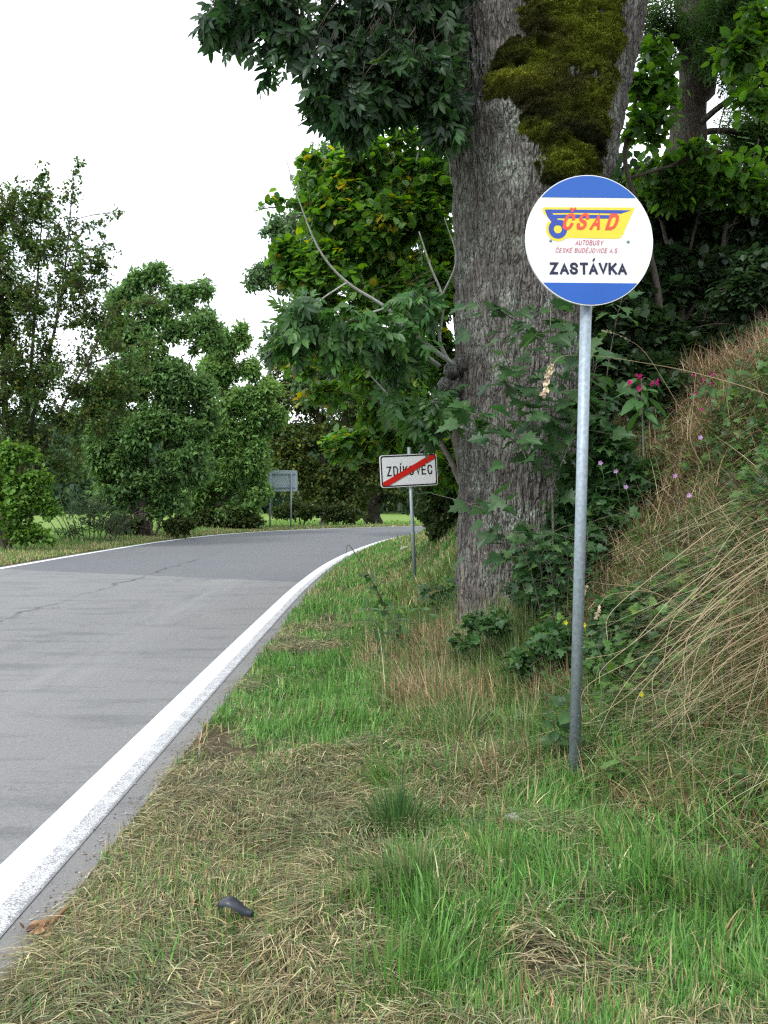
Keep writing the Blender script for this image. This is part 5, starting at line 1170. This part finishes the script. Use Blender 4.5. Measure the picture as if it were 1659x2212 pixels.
def cyl(name, p0, p1, r, m, parent, sides=24, r1=None):
    b = MB(); tubes(b, np.array([tuple(p0), tuple(p1)]), np.array([r, r1 or r]), sides); o = b.build(name, m, parent); return o
def bus_stop():
    base = P(1240, 1684, 4.4); base.z = hz(base.x, base.y) - .05
    root = empty('bus_stop_sign', base, 'round blue and white bus stop sign on a tall grey galvanised post', 'bus stop sign')
    top = P(1268.5, 560, 4.4)
    d = (top - base).normalized(); o = cyl('post', base, top, .0295, M['galv'], root, 32)
    mdc = P(1273.8, 519, 4.345)
    disc = bpy.data.objects.new('disc', bpy.data.meshes.new('disc')); COL.objects.link(disc)
    # disc geometry
    s = .3375 / 735; n = 128
    out_ = [(.3375 * math.cos(2 * math.pi * i / n), .3375 * math.sin(2 * math.pi * i / n)) for i in range(n)]
    v = [(a, -.0015, b) for a, b in out_] + [(a, .0015, b) for a, b in out_] + [(a * .985, -.006, b * .985) for a, b in out_] + [(a * .985, .012, b * .985) for a, b in out_] + [(a, .012, b) for a, b in out_]
    f = [tuple(range(n))[::-1]] + [(i, (i + 1) % n, (i + 1) % n + 4 * n, i + 4 * n) for i in range(n)] + [(i + 4 * n, (i + 1) % n + 4 * n, (i + 1) % n + 3 * n, i + 3 * n) for i in range(n)] + [tuple(range(n, 2 * n))]
    me = disc.data; me.from_pydata(v, [], f); me.update(); me.materials.append(M['sgn_white'])
    disc.parent = root; disc.location = mdc - base; disc.rotation_euler = (R(-.5), 0, R(5))
    Mp = lambda x, y: ((x - 838) * s, -(y - 797) * s)
    Rb = .3375 - .0045
    def seg(z0, z1, up):
        # band bounded by chord from left (z0) to right (z1)
        a0 = math.asin(z0 / Rb); a1 = math.asin(z1 / Rb)
        if up: A = np.linspace(math.pi - a0, a1, 60)
        else: A = np.linspace(math.pi - a0, 2 * math.pi + a1, 60)
        return [(Rb * math.cos(a), Rb * math.sin(a)) for a in A]
    poly_mesh('blue_band', seg(-(329 - 797) * s, -(305 - 797) * s, True), -.0029, .0012, M['sgn_blue'], disc)
    poly_mesh('blue_band', seg(-(1286 - 797) * s, -(1271 - 797) * s, False), -.0029, .0012, M['sgn_blue'], disc)
    # emblem: yellow plate with rounded corners and wheel
    wc = (470, 683)
    arc = lambda cx, cy, r, a0, a1, k: [(cx + r * math.cos(R(a)), cy - r * math.sin(R(a))) for a in np.linspace(a0, a1, k)]
    yel = [(1362, 413), (1235, 690)] + arc(1135, 670, 103, -12, -88, 10)[1:] + [(600, 777)] + arc(wc[0], wc[1], 136, -48, -215, 22) + [(388, 590), (303, 500)] + arc(325, 468, 28, 200, 95, 6)
    poly_mesh('emblem', [Mp(*p) for p in yel], -.0027, .001, M['sgn_yel'], disc)
    blue = [(1318, 447), (1192, 488), (500, 488), (400, 482), (380, 560), (372, 580), (322, 476), (335, 468), (700, 460)]
    e2 = [(322, 474), (340, 466), (700, 458), (1318, 446), (1200, 487), (690, 492), (412, 505), (414, 522), (690, 512), (1130, 508), (1092, 548), (700, 554), (462, 562), (466, 577), (520, 580), (560, 600), (500, 640), (470, 640), (420, 640), (395, 600), (350, 540)]
    poly_mesh('wing', [Mp(*p) for p in e2], -.0035, .0006, M['sgn_navy'], disc)
    ring_mesh('wheel', [Mp(*p) for p in arc(wc[0], wc[1], 106, 0, 352, 44)], [Mp(*p) for p in arc(wc[0] , wc[1], 47, 0, 352, 44)], -.0038, .0006, M['sgn_navy'], disc)
    tr = R(1.0)
    for ch, x0, x1, b, cp in (('Č', 505, 690, 690, 190), ('S', 670, 850, 684, 190), ('A', 832, 1010, 680, 188), ('D', 1012, 1200, 677, 188)):
        a, bb = Mp(x0, b), Mp(x1, b); stroke_text('letter', ch, a[0], bb[0], a[1], cp * s, -.0046, M['sgn_red'], disc, .2, .2, .8, .36, tr)
    def tx(t, x0, x1, b, cp, m, th, wid, sh=0):
        a, bb = Mp(x0, b), Mp(x1, b); stroke_text('lettering', t, a[0], bb[0], a[1], cp * s, -.0036, m, disc, th, .2, wid, sh, tr)
    tx('AUTOBUSY', 668, 998, 853, 56, M['sgn_pink'], .125, .66, .22)
    tx('ČESKÉ BUDĚJOVICE A.S.', 440, 1178, 940, 53, M['sgn_pink'], .12, .64, .22)
    tx('ZASTÁVKA', 380, 1265, 1186, 138, M['sgn_ink'], .225, .9)
    for (x, y) in ((387, 812), (1280, 800)):
        a = Mp(x, y); b = MB(); n1, n2 = 16, 8; A, E = np.meshgrid(np.linspace(0, 2 * np.pi, n1, endpoint=False), np.linspace(.02, np.pi / 2, n2))
        r = .0085; vv = np.stack([a[0] + r * np.sin(E) * np.cos(A), -.002 - r * .7 * np.cos(E), a[1] + r * np.sin(E) * np.sin(A)], -1).reshape(-1, 3)
        idx = np.arange(n1 * n2).reshape(n2, n1); p, q = idx[:-1], idx[1:]; p2, q2 = np.roll(p, -1, 1), np.roll(q, -1, 1)
        b.add(vv, np.concatenate([np.stack([p, p2, q2], -1).reshape(-1, 3), np.stack([p, q2, q], -1).reshape(-1, 3)]))
        bo = b.build('rivet', M['galv']); bo.parent = disc
    # clamps behind the disc
    for zz in (.18, -.18):
        c0 = Vector((base + (top - base) * ((mdc.z + zz - base.z) / (top.z - base.z)))) + Vector((0, .012, 0)); bb = MB(); tubes(bb, np.array([tuple(c0 + Vector((0, .0, -.02))), tuple(c0 + Vector((0, .0, .02)))]), np.array([.036, .036]), 20); bb.build('clamp', M['galv'], root)
bus_stop()

def rrect(w, h, r, k=6):
    pts = []
    for cx, cz, a0 in ((w / 2 - r, h / 2 - r, 0), (-w / 2 + r, h / 2 - r, 90), (-w / 2 + r, -h / 2 + r, 180), (w / 2 - r, -h / 2 + r, 270)):
        pts += [(cx + r * math.cos(R(a0 + 90 * i / k)), cz + r * math.sin(R(a0 + 90 * i / k))) for i in range(k + 1)]
    return pts
def village_sign():
    Y = 14.0; base = P(897, 1257, Y); base.z = hz(base.x, base.y) - .05
    root = empty('village_end_sign', base, 'white end-of-village plate with a red diagonal bar on a thin leaning post', 'road sign')
    top = P(883.5, 966, Y); cyl('post', base, top, .03, M['galv'], root, 20)
    c = P(883.5, 1016, Y - .06)
    pl = poly_mesh('plate', rrect(.99, .535, .05), 0, .02, M['sgn_white'], root); pl.location = c - base
    pl.rotation_euler = Euler((0, R(-3.3), R(16)), 'XYZ')
    ring_mesh('border', rrect(.965, .51, .042), rrect(.925, .47, .03), -.003, .002, M['black'], pl)
    stroke_text('lettering', 'ZDÍKOVEC', -.385, .405, -.08, .16, -.004, M['black'], pl, .13, .2, .58)
    w, h = .925, .47
    poly_mesh('red_bar', [(-w / 2 + .01, -h / 2), (-w / 2 + .10, -h / 2), (w / 2, h / 2 - .055), (w / 2, h / 2 - .008), (w / 2 - .01, h / 2), (w / 2 - .10, h / 2), (-w / 2, -h / 2 + .055), (-w / 2, -h / 2 + .008)], -.0075, .002, M['red'], pl)
village_sign()
def board_back():
    Y = 44.6; base = P(605, 1142, Y); base.z = 0
    root = empty('direction_board', base, 'blank grey back of a road board on two thin posts across the road', 'road sign')
    for u, v in ((583, 1143), (628, 1141)):
        p = P(u, v, Y); p.z = -.05; t = P(u + 1.5, 1021, Y); cyl('post', p, t, .045, M['galv'], root, 14)
    c = P(609.5, 1038.5, Y + .12); pl = poly_mesh('board', rrect(1.64, 1.13, .1), 0, .03, M['plate'], root); pl.location = c - base; pl.rotation_euler = (0, 0, R(-6))
    for z in (.35, -.38):
        b = poly_mesh('rail', [(-.72, z - .03), (.72, z - .03), (.72, z + .03), (-.72, z + .03)], -.05, .048, M['galv'], root); b.location = c - base; b.rotation_euler = (0, 0, R(-6))
board_back()

# ------------------------------------------------------------ small litter
def lump(name, p, r, m, label, cat, seed=1, rough=.5, group=None):
    mb = MB(); n1, n2 = 28, 18; A, E = np.meshgrid(np.linspace(0, 2 * np.pi, n1, endpoint=False), np.linspace(0, np.pi, n2))
    dx, dy, dz = np.sin(E) * np.cos(A), np.sin(E) * np.sin(A), np.cos(E); k = 1 - rough / 2 + rough * fbm(dx * 2 + seed, dy * 2, dz * 2, seed)
    idx = np.arange(n1 * n2).reshape(n2, n1); a, b = idx[:-1], idx[1:]; a2, b2 = np.roll(a, -1, 1), np.roll(b, -1, 1)
    mb.add(np.stack([dx * r[0] * k, dy * r[1] * k, dz * r[2] * k], -1).reshape(-1, 3) + np.array(p), np.concatenate([np.stack([a, b, b2], -1).reshape(-1, 3), np.stack([a, b2, a2], -1).reshape(-1, 3)]))
    return tag(mb.build(name, m, loc=tuple(p)), label, cat, group)
M['stone'] = m_plain('pale_stone', (.34, .33, .3), .9, .2, 0, .2, 40, .6)
p = P(1115, 1775, 3.85); lump('stone', (p.x, p.y, hz(p.x, p.y) + .028), (.055, .045, .026), M['stone'], 'pale flat stone in the grass left of the post foot', 'stone', 3)
p = P(876, 1194, 22); lump('stone', (p.x, p.y, hz(p.x, p.y) + .07), (.13, .11, .07), M['stone'], 'small white stone on the verge far behind the bent shoot', 'stone', 5)
def scrap():
    Y = 3.06; p = P(508, 1965, Y); z = hz(p.x, p.y) + .06; mb = MB(); n, k = 14, 5; V = []
    for i in range(n):
        t = i / (n - 1)
        for j in range(k):
            s_ = j / (k - 1) - .5; w = .045 * math.sin(math.pi * (t * .85 + .1))
            V.append((p.x - .06 + .125 * t, p.y + s_ * w * 1.6, z + .02 * math.sin(t * 5) + .018 * (1 - 4 * s_ * s_) - .01 * t))
    idx = np.arange(n * k).reshape(n, k); a, b, c, d = idx[:-1, :-1], idx[:-1, 1:], idx[1:, 1:], idx[1:, :-1]
    mb.add(V, np.concatenate([np.stack([a, b, c], -1).reshape(-1, 3), np.stack([a, c, d], -1).reshape(-1, 3)]))
    o = mb.build('plastic_scrap', m_plain('black_plastic', (.03, .035, .045), .4, .5), loc=(p.x, p.y, z))
    md = o.modifiers.new('s', 'SOLIDIFY'); md.thickness = .003
    tag(o, 'curled scrap of black plastic in the mown grass', 'litter')
scrap()
def dead_twig():
    Y = 2.98; p = P(85, 2030, Y); mb = MB(); z = .02
    for pts in ([(0, 0, .0), (.03, .04, .015), (.05, .1, .03), (.07, .13, .03)], [(-.03, -.01, .0), (.02, 0, .012), (.05, .01, .008)], [(-.04, .03, .005), (.0, .035, .02), (.04, .05, .015)]):
        q = smooth_path([(p.x + a, p.y + b, z + c, r) for (a, b, c), r in zip(pts, (.007, .008, .006, .003))], 14); tubes(mb, q[:, :3], q[:, 3], 6, (.22, .13, .07))
    n = 16; leaves(mb, L_OVAL, np.array([p.x, p.y, z + .01]) + rng.normal(0, .025, (n, 3)) * [1, 1, .2], rdir(n) * [1, 1, .3], np.array([0, 0, 1.]) + rng.normal(0, .5, (n, 3)), .04, pick([(.2, .1, .05), (.3, .19, .1)], [1, 1], n))
    tag(mb.build('dead_twig', M['twig'], loc=(p.x, p.y, z)), 'brown dead twig with withered leaves on the asphalt margin', 'twig')
dead_twig()
for o in list(bpy.data.objects):
    if '_o' in o: del o['_o']
